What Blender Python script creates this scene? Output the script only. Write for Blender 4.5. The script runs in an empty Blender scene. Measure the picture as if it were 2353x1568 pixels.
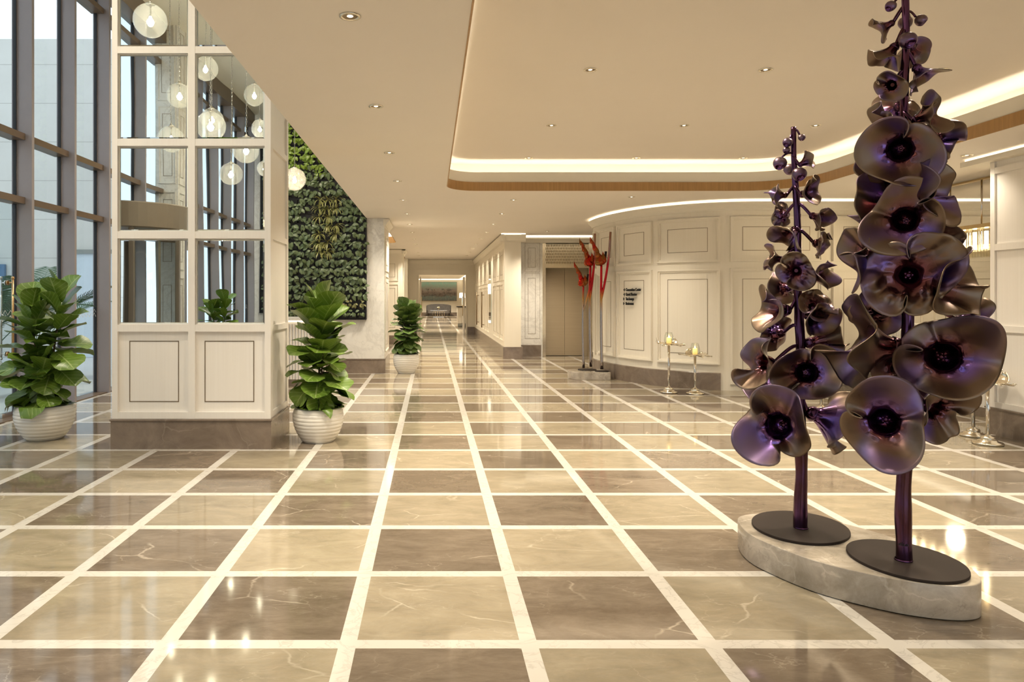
import bpy, bmesh, math, random
from mathutils import Vector, Matrix, noise as mnoise

S = bpy.context.scene
COL = S.collection
PI = math.pi
R = math.radians

# ------------------------------------------------------------------ camera, world, exposure
F = 1634.0                       # focal length in pixels of the 2353 x 1568 frame
VX, VY, CAMH = 991.0, 685.0, 1.5
cam_d = bpy.data.cameras.new('camera')
cam_d.sensor_width = 36.0
cam_d.lens = F / 2353.0 * 36.0
cam_d.shift_x = (2353 / 2 - VX) / 2353.0
cam_d.shift_y = -(1568 / 2 - VY) / 2353.0
cam_d.clip_end = 300
cam = bpy.data.objects.new('camera', cam_d)
cam.location = (0, 0, CAMH)
cam.rotation_euler = (PI / 2, 0, 0)
COL.objects.link(cam)
S.camera = cam

world = bpy.data.worlds.new('world')
S.world = world
world.use_nodes = True
wb = world.node_tree.nodes['Background']
wb.inputs[0].default_value = (0.70, 0.785, 0.865, 1)
wb.inputs[1].default_value = 0.36

S.view_settings.view_transform = 'Standard'
S.view_settings.look = 'None'
S.view_settings.gamma = 1.0
S.view_settings.use_curve_mapping = False
S.view_settings.exposure = 2.4
S.cycles.use_denoising = True
S.cycles.max_bounces = 7
S.cycles.diffuse_bounces = 3
S.cycles.glossy_bounces = 4
S.cycles.transmission_bounces = 5
S.cycles.transparent_max_bounces = 12
S.cycles.sample_clamp_indirect = 4.0
S.cycles.caustics_reflective = False
S.cycles.caustics_refractive = False
S.cycles.blur_glossy = 0.6
S.cycles.use_adaptive_sampling = True
S.cycles.adaptive_threshold = 0.045

WARM = (1.0, 0.885, 0.70)
P_DOWN = 46.0          # W of one recessed spot in the low ceiling
P_PEND = 14.0          # W of one pendant bulb
E_COVE = 2.8          # emission of the cove strips
E_STRIP = 0.5          # emission of the crown strips

# ------------------------------------------------------------------ tagging helpers
def tag(o, label=None, cat=None, group=None, kind=None):
    if label: o['label'] = label
    if cat: o['category'] = cat
    if group: o['group'] = group
    if kind: o['kind'] = kind
    return o

def empty(name, loc=(0, 0, 0), label=None, cat=None, group=None, kind=None, rz=0.0, parent=None):
    o = bpy.data.objects.new(name, None)
    o.empty_display_size = 0.1
    o.location = loc
    o.rotation_euler = (0, 0, rz)
    o.parent = parent
    COL.objects.link(o)
    return tag(o, label, cat, group, kind)

def copy_tree(o, parent=None):
    c = o.copy()
    COL.objects.link(c)
    c.parent = parent
    for ch in list(o.children):
        copy_tree(ch, c)
    return c

def gz(x, y, z=0.0):
    """floor-plan point seen at photo pixel x, y lying at height z"""
    Y = (CAMH - z) * F / (y - VY)
    return ((x - VX) * Y / F, Y)

def at(x, y, Y):
    """point seen at photo pixel x, y lying at distance Y"""
    return Vector(((x - VX) * Y / F, Y, CAMH - (y - VY) * Y / F))

# ------------------------------------------------------------------ mesh builder
class MB:
    def __init__(self):
        self.v = []; self.f = []; self.sm = []; self.col = None; self.uv = None
    def add(self, verts, faces, smooth=False):
        n = len(self.v)
        self.v.extend(verts)
        for q in faces:
            self.f.append(tuple(i + n for i in q)); self.sm.append(smooth)
    def box(self, x0, x1, y0, y1, z0, z1):
        if x0 > x1: x0, x1 = x1, x0
        if y0 > y1: y0, y1 = y1, y0
        if z0 > z1: z0, z1 = z1, z0
        self.add([(x0, y0, z0), (x1, y0, z0), (x1, y1, z0), (x0, y1, z0), (x0, y0, z1), (x1, y0, z1), (x1, y1, z1), (x0, y1, z1)],
                 [(0, 3, 2, 1), (4, 5, 6, 7), (0, 1, 5, 4), (1, 2, 6, 5), (2, 3, 7, 6), (3, 0, 4, 7)])
        return self
    def quad(self, a, b, c, d):
        self.add([a, b, c, d], [(0, 1, 2, 3)]); return self
    def grid(self, fn, nu, nv, wrap=False, smooth=True):
        """fn(i, j) -> point for i in 0..nu, j in 0..nv"""
        n = len(self.v)
        mu = nu if wrap else nu + 1
        for j in range(nv + 1):
            for i in range(mu):
                self.v.append(tuple(fn(i, j)))
        for j in range(nv):
            for i in range(nu):
                a = n + j * mu + i; b = n + j * mu + (i + 1) % mu
                c = n + (j + 1) * mu + (i + 1) % mu; d = n + (j + 1) * mu + i
                self.f.append((a, b, c, d)); self.sm.append(smooth)
        return self
    def lathe(self, prof, c=(0, 0, 0), seg=32, smooth=True, sx=1.0, sy=1.0):
        def fn(i, j):
            t = 2 * PI * i / seg; r, z = prof[j]
            return (c[0] + r * math.cos(t) * sx, c[1] + r * math.sin(t) * sy, c[2] + z)
        return self.grid(fn, seg, len(prof) - 1, True, smooth)
    def ball(self, c, r, seg=20, rings=12, sz=1.0):
        prof = [(max(1e-4, r * math.sin(PI * k / rings)), -r * math.cos(PI * k / rings) * sz) for k in range(rings + 1)]
        return self.lathe(prof, c, seg)
    def tube(self, pts, rad, seg=10, caps=True, smooth=True):
        pts = [Vector(p) for p in pts]
        n = len(pts)
        rad = rad if isinstance(rad, (list, tuple)) else [rad] * n
        base = len(self.v)
        nrm = None
        for k, p in enumerate(pts):
            t = (pts[min(k + 1, n - 1)] - pts[max(k - 1, 0)])
            if t.length < 1e-9: t = Vector((0, 0, 1))
            t.normalize()
            if nrm is None:
                nrm = t.orthogonal().normalized()
            else:
                nrm = (nrm - t * nrm.dot(t))
                nrm = nrm.normalized() if nrm.length > 1e-6 else t.orthogonal().normalized()
            b = t.cross(nrm)
            for i in range(seg):
                a = 2 * PI * i / seg
                self.v.append(tuple(p + (nrm * math.cos(a) + b * math.sin(a)) * rad[k]))
        for k in range(n - 1):
            for i in range(seg):
                a = base + k * seg + i; b2 = base + k * seg + (i + 1) % seg
                self.f.append((a, b2, b2 + seg, a + seg)); self.sm.append(smooth)
        if caps:
            self.f.append(tuple(base + i for i in reversed(range(seg)))); self.sm.append(False)
            self.f.append(tuple(base + (n - 1) * seg + i for i in range(seg))); self.sm.append(False)
        return self
    def prism(self, poly, z0, z1, smooth=False):
        n = len(poly); b = len(self.v)
        self.v.extend([(x, y, z0) for x, y in poly]); self.v.extend([(x, y, z1) for x, y in poly])
        for i in range(n):
            j = (i + 1) % n
            self.f.append((b + i, b + j, b + n + j, b + n + i)); self.sm.append(smooth)
        self.f.append(tuple(b + i for i in reversed(range(n)))); self.sm.append(False)
        self.f.append(tuple(b + n + i for i in range(n))); self.sm.append(False)
        return self
    def build(self, name, mat, parent=None, origin=(0, 0, 0), bevel=0.0, solid=0.0, own=False):
        """own: place the object at origin (a thing that is one mesh); else the verts are shifted by -origin for a parent at origin"""
        ox, oy, oz = origin
        me = bpy.data.meshes.new(name)
        me.from_pydata([(x - ox, y - oy, z - oz) for x, y, z in self.v], [], self.f)
        me.polygons.foreach_set('use_smooth', self.sm)
        if self.col is not None:
            l = me.uv_layers.new(name='heat')
            flat = []
            for lp in me.loops: flat.extend(self.col[lp.vertex_index][:2])
            l.data.foreach_set('uv', flat)
        if self.uv is not None:
            l = me.uv_layers.new(name='uv')
            flat = []
            for lp in me.loops: flat.extend(self.uv[lp.vertex_index])
            l.data.foreach_set('uv', flat)
        me.materials.append(mat)
        me.update()
        o = bpy.data.objects.new(name, me)
        COL.objects.link(o)
        if parent is not None: o.parent = parent
        if own: o.location = origin
        if bevel:
            m = o.modifiers.new('bevel', 'BEVEL'); m.width = bevel; m.segments = 2; m.limit_method = 'ANGLE'
        if solid:
            m = o.modifiers.new('solid', 'SOLIDIFY'); m.thickness = solid; m.offset = 0
        return o

def struct(name, mb, mat, **k):
    o = mb.build(name, mat, **k)
    if k.get('parent') is None: o['kind'] = 'structure'
    return o

def plate_with_holes(outer, holes, z):
    """flat horizontal face with holes, as an MB"""
    bm = bmesh.new()
    edges = []
    for loop in [outer] + holes:
        vs = [bm.verts.new((x, y, z)) for x, y in loop]
        for i in range(len(vs)):
            edges.append(bm.edges.new((vs[i], vs[(i + 1) % len(vs)])))
    bmesh.ops.triangle_fill(bm, use_beauty=True, use_dissolve=False, edges=edges)
    bm.verts.index_update()
    mb = MB()
    mb.add([tuple(v.co) for v in bm.verts], [tuple(v.index for v in f.verts) for f in bm.faces])
    bm.free()
    return mb

def rounded(x0, x1, y0, y1, rs, seg=10):
    """rounded rectangle, corner radii rs = (x0y0, x1y0, x1y1, x0y1), counter-clockwise"""
    cs = [(x0, y0, PI), (x1, y0, 1.5 * PI), (x1, y1, 0), (x0, y1, 0.5 * PI)]
    out = []
    for (x, y, a0), r in zip(cs, rs):
        cx = x + r if x == x0 else x - r
        cy = y + r if y == y0 else y - r
        for k in range(seg + 1):
            a = a0 + 0.5 * PI * k / seg
            out.append((cx + r * math.cos(a), cy + r * math.sin(a)))
    return out

# ------------------------------------------------------------------ materials
class NT:
    def __init__(self, name):
        self.m = bpy.data.materials.new(name)
        self.m.use_nodes = True
        self.t = self.m.node_tree
        self.b = self.t.nodes['Principled BSDF']
        self.out = self.t.nodes['Material Output']
    def n(self, typ, **k):
        nd = self.t.nodes.new(typ)
        for a, v in k.items(): setattr(nd, a, v)
        return nd
    def link(self, a, b): self.t.links.new(a, b)
    def setin(self, nd, i, v):
        if hasattr(v, 'is_linked') or isinstance(v, bpy.types.NodeSocket): self.link(v, nd.inputs[i])
        elif v is not None: nd.inputs[i].default_value = v
    def math(self, op, a, b=None, c=None, clamp=False):
        nd = self.n('ShaderNodeMath', operation=op, use_clamp=clamp)
        for i, v in enumerate((a, b, c)):
            if v is not None: self.setin(nd, i, v)
        return nd.outputs[0]
    def mix(self, fac, a, b, blend='MIX'):
        nd = self.n('ShaderNodeMix', data_type='RGBA', blend_type=blend)
        self.setin(nd, 0, fac)
        for i, v in ((6, a), (7, b)):
            if isinstance(v, (tuple, list)): v = (*v[:3], 1)
            self.setin(nd, i, v)
        return nd.outputs[2]
    def coord(self): return self.n('ShaderNodeTexCoord').outputs['Object']
    def mapping(self, vec, scale=(1, 1, 1), rot=(0, 0, 0)):
        nd = self.n('ShaderNodeMapping')
        self.link(vec, nd.inputs[0]); nd.inputs['Scale'].default_value = scale; nd.inputs['Rotation'].default_value = rot
        return nd.outputs[0]
    def noise(self, vec, scale, detail=4, rough=0.55, dist=0.0):
        nd = self.n('ShaderNodeTexNoise')
        if vec is not None: self.link(vec, nd.inputs['Vector'])
        nd.inputs['Scale'].default_value = scale; nd.inputs['Detail'].default_value = detail
        nd.inputs['Roughness'].default_value = rough; nd.inputs['Distortion'].default_value = dist
        return nd.outputs[0]
    def ramp(self, fac, stops):
        nd = self.n('ShaderNodeValToRGB')
        self.setin(nd, 0, fac)
        el = nd.color_ramp.elements
        while len(el) < len(stops): el.new(0.5)
        for e, (p, c) in zip(el, stops):
            e.position = p; e.color = (*c[:3], 1) if isinstance(c, (tuple, list)) else (c, c, c, 1)
        return nd.outputs[0]
    def bump(self, h, strength=0.1, dist=0.01):
        nd = self.n('ShaderNodeBump')
        self.link(h, nd.inputs['Height']); nd.inputs['Strength'].default_value = strength; nd.inputs['Distance'].default_value = dist
        self.link(nd.outputs[0], self.b.inputs['Normal'])
        return nd.outputs[0]
    def set(self, **k):
        names = dict(color='Base Color', rough='Roughness', metal='Metallic', ior='IOR', coat='Coat Weight', coatr='Coat Roughness',
                     spec='Specular IOR Level', trans='Transmission Weight', emis='Emission Strength', ecol='Emission Color', sub='Subsurface Weight')
        for a, v in k.items():
            i = self.b.inputs[names[a]]
            if isinstance(v, bpy.types.NodeSocket): self.link(v, i)
            elif isinstance(v, (tuple, list)): i.default_value = (*v[:3], 1)
            else: i.default_value = v
        return self

def plain(name, color, rough=0.5, metal=0.0, var=0.05, vscale=6.0, **k):
    """paint / metal with a little real unevenness in its colour"""
    t = NT(name)
    n = t.noise(t.coord(), vscale, 3)
    a = tuple(c * (1 - var) for c in color); b = tuple(min(1, c * (1 + var)) for c in color)
    t.set(color=t.mix(n, a, b), rough=rough, metal=metal, **k)
    return t.m

def grained(name, color, dark, scale=(60, 60, 1.2), rough=0.45, amount=0.5, bump=0.03):
    t = NT(name)
    v = t.mapping(t.coord(), scale)
    n = t.noise(v, 1.0, 4, 0.6)
    t.set(color=t.mix(t.math('MULTIPLY', n, amount), color, dark), rough=rough)
    if bump: t.bump(n, bump, 0.004)
    return t.m

def emis(name, color, strength):
    t = NT(name)
    t.set(color=(0.8, 0.8, 0.8), ecol=color, emis=strength)
    return t.m

def veins(t, vec, scale, width, dist=1.2, detail=5):
    n = t.noise(vec, scale, detail, 0.6, dist)
    d = t.math('ABSOLUTE', t.math('SUBTRACT', n, 0.5))
    return t.math('SUBTRACT', 1.0, t.math('DIVIDE', d, width, clamp=True), clamp=True)

def cracks(t, vec, scale, width, warp=0.35):
    """thin branching crack lines"""
    nz = t.n('ShaderNodeTexNoise'); t.link(vec, nz.inputs['Vector']); nz.inputs['Scale'].default_value = scale * 1.6; nz.inputs['Detail'].default_value = 5
    ma = t.n('ShaderNodeVectorMath', operation='MULTIPLY_ADD'); t.link(nz.outputs['Color'], ma.inputs[0]); ma.inputs[1].default_value = (warp, warp, warp); t.link(vec, ma.inputs[2])
    vo = t.n('ShaderNodeTexVoronoi', feature='DISTANCE_TO_EDGE'); vo.inputs['Scale'].default_value = scale; t.link(ma.outputs[0], vo.inputs['Vector'])
    return t.math('SUBTRACT', 1.0, t.math('DIVIDE', vo.outputs['Distance'], width, clamp=True), clamp=True)

def floor_material():
    t = NT('polished_marble_tiles')
    co = t.coord()
    sep = t.n('ShaderNodeSeparateXYZ'); t.link(co, sep.inputs[0])
    x, y = sep.outputs[0], sep.outputs[1]
    u = t.math('DIVIDE', t.math('ADD', x, 0.362), 0.785)
    v = t.math('DIVIDE', t.math('SUBTRACT', y, 3.0795), 0.7852)
    def stripe(w):
        d = t.math('ABSOLUTE', t.math('SUBTRACT', t.math('FRACT', t.math('ADD', w, 0.5)), 0.5))
        return t.math('LESS_THAN', d, 0.048)
    st = t.math('MAXIMUM', stripe(u), stripe(v))
    iu, iv = t.math('FLOOR', u), t.math('FLOOR', v)
    par = t.math('GREATER_THAN', t.math('FRACT', t.math('MULTIPLY', t.math('ADD', iu, iv), 0.5)), 0.25)
    cmb = t.n('ShaderNodeCombineXYZ'); t.link(iu, cmb.inputs[0]); t.link(iv, cmb.inputs[1])
    wn = t.n('ShaderNodeTexWhiteNoise'); t.link(cmb.outputs[0], wn.inputs['Vector'])
    off = t.n('ShaderNodeVectorMath', operation='MULTIPLY_ADD')
    t.link(wn.outputs['Color'], off.inputs[0]); off.inputs[1].default_value = (40, 40, 40); t.link(co, off.inputs[2])
    tv = off.outputs[0]
    cloud = t.ramp(t.noise(t.mapping(tv, (1, 2.0, 1)), 3.0, 9, 0.68, 0.5), [(0.28, 0.0), (0.72, 1.0)])
    fine = t.ramp(t.noise(t.mapping(tv, (7, 24, 1)), 1.8, 6, 0.72), [(0.45, 0.0), (0.7, 1.0)])
    vn = cracks(t, t.mapping(tv, (0.8, 1.3, 1), (0, 0, 0.5)), 1.5, 0.012, 0.3)
    vn2 = cracks(t, t.mapping(tv, (1.0, 2.2, 1), (0, 0, -0.35)), 4.2, 0.022, 0.22)
    msk = t.math('MULTIPLY', vn, t.math('MULTIPLY', t.ramp(t.noise(tv, 2.4, 3), [(0.48, 0.0), (0.60, 1.0)]), 0.9))
    msk2 = t.math('MULTIPLY', vn2, t.ramp(t.noise(tv, 3.3, 3), [(0.50, 0.0), (0.66, 1.0)]))
    vv = t.math('MAXIMUM', msk, t.math('MULTIPLY', msk2, 0.45))
    light = t.mix(cloud, (0.235, 0.194, 0.133), (0.40, 0.34, 0.243))
    light = t.mix(t.math('MULTIPLY', fine, 0.4), light, (0.33, 0.26, 0.16))
    light = t.mix(t.math('MULTIPLY', vv, 0.40), light, (0.78, 0.70, 0.56))
    dark = t.mix(cloud, (0.118, 0.090, 0.064), (0.245, 0.193, 0.143))
    dark = t.mix(t.math('MULTIPLY', fine, 0.3), dark, (0.10, 0.075, 0.05))
    dark = t.mix(t.math('MULTIPLY', vv, 0.52), dark, (0.62, 0.53, 0.42))
    tone = t.math('MULTIPLY_ADD', wn.outputs['Value'], 0.30, 0.85)
    tile = t.mix(par, light, dark)
    sc = t.n('ShaderNodeVectorMath', operation='SCALE'); t.link(tile, sc.inputs[0]); t.link(tone, sc.inputs['Scale'])
    wv = veins(t, co, 4.5, 0.03, 1.8, 5)
    white = t.mix(t.math('MULTIPLY', wv, t.noise(co, 2.5, 3)), (0.61, 0.57, 0.51), (0.42, 0.38, 0.33))
    t.set(color=t.mix(st, sc.outputs[0], white), rough=0.07, ior=1.52)
    return t.m

def marble_white():
    t = NT('white_veined_marble')
    co = t.mapping(t.coord(), (1, 1, 0.8), (0.3, 0.5, 0.2))
    a = veins(t, co, 1.3, 0.05, 2.2, 6)
    b = veins(t, co, 3.5, 0.02, 1.4, 4)
    m = t.math('MULTIPLY', t.math('MAXIMUM', t.math('MULTIPLY', a, 0.5), t.math('MULTIPLY', b, 0.5)), t.noise(co, 1.1, 2))
    t.set(color=t.mix(m, (0.80, 0.77, 0.72), (0.36, 0.33, 0.30)), rough=0.2)
    return t.m

def stone(name, lo, hi, vein, rough=0.18, sc=2.4, vw=0.02, va=0.5):
    t = NT(name)
    co = t.coord()
    c = t.ramp(t.noise(co, sc, 9, 0.68, 0.6), [(0.30, 0.0), (0.70, 1.0)])
    v = t.math('MULTIPLY', cracks(t, co, sc * 0.8, vw, 0.25), t.ramp(t.noise(co, sc * 1.3, 2), [(0.45, 0.0), (0.62, 1.0)]))
    d = t.math('MULTIPLY', cracks(t, t.mapping(co, (1, 1, 1), (0.4, 0.2, 0.9)), sc * 2.1, vw * 1.2, 0.2), t.ramp(t.noise(co, sc * 1.9, 2), [(0.5, 0.0), (0.66, 1.0)]))
    b = t.mix(t.math('MULTIPLY', v, va, clamp=True), t.mix(c, lo, hi), vein)
    t.set(color=t.mix(t.math('MULTIPLY', d, va, clamp=True), b, tuple(q * 0.5 for q in lo)), rough=rough)
    return t.m

def wood_mat():
    t = NT('veneer_wood')
    v = t.mapping(t.coord(), (34, 34, 2.0))
    n = t.noise(v, 1.0, 5, 0.65, 0.3)
    blk = t.noise(t.mapping(t.coord(), (3.1, 3.1, 0.01)), 1.0, 0)
    c = t.mix(n, (0.24, 0.125, 0.038), (0.58, 0.34, 0.125))
    t.set(color=t.mix(t.math('MULTIPLY', blk, 0.4), c, (0.34, 0.18, 0.06)), rough=0.4)
    return t.m

def sheet_ior(t, ior):
    bf = t.n('ShaderNodeNewGeometry').outputs['Backfacing']
    return t.math('ADD', ior, t.math('MULTIPLY', bf, 1.0 / ior - ior))

def glass_thin(name, tint=(0.9, 0.96, 0.97), ior=1.45, rough=0.0):
    t = NT(name)
    tr = t.n('ShaderNodeBsdfTransparent'); tr.inputs[0].default_value = (*tint, 1)
    gl = t.n('ShaderNodeBsdfGlossy'); gl.inputs['Roughness'].default_value = rough
    fr = t.n('ShaderNodeFresnel'); t.link(sheet_ior(t, ior), fr.inputs[0])
    mx = t.n('ShaderNodeMixShader')
    t.link(fr.outputs[0], mx.inputs[0]); t.link(tr.outputs[0], mx.inputs[1]); t.link(gl.outputs[0], mx.inputs[2])
    t.link(mx.outputs[0], t.out.inputs[0])
    return t.m

def globe_glass():
    """hammered clear glass: sees through, glints and scatters some of the bulb"""
    t = NT('hammered_glass')
    vo = t.n('ShaderNodeTexVoronoi'); vo.inputs['Scale'].default_value = 52
    t.link(t.coord(), vo.inputs['Vector'])
    bp = t.n('ShaderNodeBump'); bp.inputs['Strength'].default_value = 0.7; bp.inputs['Distance'].default_value = 0.008
    t.link(vo.outputs['Distance'], bp.inputs['Height'])
    tr = t.n('ShaderNodeBsdfTransparent'); tr.inputs[0].default_value = (0.86, 0.87, 0.85, 1)
    gl = t.n('ShaderNodeBsdfGlossy'); gl.inputs['Roughness'].default_value = 0.05
    tl = t.n('ShaderNodeBsdfTranslucent'); tl.inputs[0].default_value = (0.9, 0.88, 0.82, 1)
    fr = t.n('ShaderNodeFresnel'); t.link(sheet_ior(t, 1.5), fr.inputs[0])
    for nd in (gl, tl, fr): t.link(bp.outputs[0], nd.inputs['Normal'])
    m1 = t.n('ShaderNodeMixShader'); m1.inputs[0].default_value = 0.15
    t.link(tr.outputs[0], m1.inputs[1]); t.link(tl.outputs[0], m1.inputs[2])
    m2 = t.n('ShaderNodeMixShader'); t.link(fr.outputs[0], m2.inputs[0]); t.link(m1.outputs[0], m2.inputs[1]); t.link(gl.outputs[0], m2.inputs[2])
    t.link(m2.outputs[0], t.out.inputs[0])
    return t.m

def mirror_mat():
    t = NT('mirror_silver')
    t.set(color=(0.82, 0.89, 0.90), metal=1.0, rough=0.0)
    n = t.noise(t.mapping(t.coord(), (1.3, 1, 0.25)), 1.6, 1)
    t.bump(n, 0.022, 0.05)
    return t.m

def heat_steel():
    """flame-coloured steel: bronze sheet with plum throats and violet blooms"""
    t = NT('flame_tinted_steel')
    at_ = t.n('ShaderNodeUVMap', uv_map='heat')
    sep = t.n('ShaderNodeSeparateXYZ'); t.link(at_.outputs[0], sep.inputs[0])
    rad = sep.outputs[0]; vio = sep.outputs[1]
    base = t.ramp(rad, [(0.0, (0.09, 0.025, 0.035)), (0.30, (0.13, 0.045, 0.06)), (0.45, (0.15, 0.072, 0.078)), (0.7, (0.17, 0.115, 0.085)), (1.0, (0.22, 0.160, 0.112))])
    c = t.mix(vio, base, (0.15, 0.095, 0.40))
    t.set(color=c, metal=1.0, rough=t.ramp(rad, [(0.0, 0.10), (0.36, 0.16), (0.6, 0.33), (1.0, 0.42)]))
    n = t.noise(t.coord(), 14, 2)
    t.bump(n, 0.12, 0.01)
    return t.m

def stem_steel(name, a, b, rough=0.22):
    t = NT(name)
    n = t.noise(t.mapping(t.coord(), (8, 8, 3)), 1.0, 3)
    t.set(color=t.mix(t.ramp(n, [(0.38, 0.0), (0.62, 1.0)]), a, b), metal=1.0, rough=rough)
    return t.m

def helic_steel():
    """red at the flower end of the stem, fading through amber to bare steel (a real colour gradient along the stem)"""
    t = NT('red_to_steel')
    sep = t.n('ShaderNodeSeparateXYZ'); t.link(t.coord(), sep.inputs[0])
    f = t.math('DIVIDE', sep.outputs[2], 2.3)
    c = t.ramp(f, [(0.0, (0.42, 0.37, 0.35)), (0.47, (0.42, 0.36, 0.33)), (0.58, (0.50, 0.24, 0.06)), (0.66, (0.50, 0.02, 0.02)), (0.86, (0.48, 0.015, 0.02)), (0.96, (0.34, 0.18, 0.13))])
    t.set(color=c, metal=1.0, rough=0.2)
    return t.m

def leaf_mat(name, lo, hi, vein, rough=0.35, nside=7.0):
    t = NT(name)
    uv = t.n('ShaderNodeUVMap', uv_map='uv')
    sep = t.n('ShaderNodeSeparateXYZ'); t.link(uv.outputs[0], sep.inputs[0])
    au = t.math('ABSOLUTE', t.math('SUBTRACT', sep.outputs[0], 0.5))
    mid = t.math('LESS_THAN', au, 0.022)
    ph = t.math('FRACT', t.math('MULTIPLY', t.math('SUBTRACT', sep.outputs[1], t.math('MULTIPLY', au, 0.55)), nside))
    side = t.math('LESS_THAN', t.math('ABSOLUTE', t.math('SUBTRACT', ph, 0.5)), 0.07)
    vm = t.math('MAXIMUM', mid, t.math('MULTIPLY', side, 0.55))
    n = t.noise(t.coord(), 7.0, 3)
    t.set(color=t.mix(t.math('MULTIPLY', vm, 0.7), t.mix(n, lo, hi), vein), rough=rough)
    t.bump(vm, 0.25, 0.004)
    return t.m

def variegated():
    t = NT('variegated_leaf')
    uv = t.n('ShaderNodeUVMap', uv_map='uv')
    sep = t.n('ShaderNodeSeparateXYZ'); t.link(uv.outputs[0], sep.inputs[0])
    au = t.math('ABSOLUTE', t.math('SUBTRACT', sep.outputs[0], 0.5))
    t.set(color=t.mix(t.math('GREATER_THAN', au, 0.2), (0.10, 0.16, 0.03), (0.55, 0.50, 0.20)), rough=0.4)
    return t.m

def painting_mat():
    """loose harbour-like abstract in teal over grey-brown"""
    t = NT('oil_painting')
    g = t.n('ShaderNodeTexCoord').outputs['Generated']
    sep = t.n('ShaderNodeSeparateXYZ'); t.link(g, sep.inputs[0])
    n = t.noise(t.mapping(g, (5, 1, 3)), 1.6, 7, 0.65, 0.8)
    n2 = t.noise(t.mapping(g, (16, 1, 6)), 1.5, 5, 0.7)
    zz = t.math('ADD', sep.outputs[2], t.math('MULTIPLY', t.math('SUBTRACT', n, 0.5), 0.55))
    c = t.ramp(zz, [(0.0, (0.10, 0.13, 0.14)), (0.18, (0.14, 0.19, 0.19)), (0.36, (0.13, 0.10, 0.09)), (0.55, (0.26, 0.22, 0.21)), (0.74, (0.24, 0.30, 0.27)), (1.0, (0.18, 0.38, 0.32))])
    n3 = t.noise(t.mapping(g, (7, 1, 9)), 1.0, 6, 0.7)
    low = t.math('LESS_THAN', t.math('ABSOLUTE', t.math('SUBTRACT', sep.outputs[2], 0.42)), 0.22)
    c = t.mix(t.math('MULTIPLY', t.math('MULTIPLY', t.ramp(n3, [(0.5, 0.0), (0.58, 1.0)]), low), 0.75), c, (0.05, 0.04, 0.04))
    t.set(color=t.mix(t.math('MULTIPLY', t.ramp(n2, [(0.52, 0.0), (0.7, 1.0)]), 0.5), c, (0.45, 0.33, 0.26)), rough=0.5)
    return t.m

def clad_stone():
    t = NT('pale_stone_cladding')
    co = t.coord()
    sep = t.n('ShaderNodeSeparateXYZ'); t.link(co, sep.inputs[0])
    z = t.math('FRACT', t.math('DIVIDE', t.math('SUBTRACT', sep.outputs[2], 0.06), 0.98))
    j = t.math('LESS_THAN', t.math('ABSOLUTE', t.math('SUBTRACT', z, 0.5)), 0.008)
    n = t.noise(co, 1.2, 8, 0.65)
    t.set(color=t.mix(t.math('MULTIPLY', j, 0.5), t.mix(n, (0.66, 0.63, 0.57), (0.82, 0.79, 0.73)), (0.25, 0.23, 0.2)), rough=0.8)
    return t.m

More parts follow.
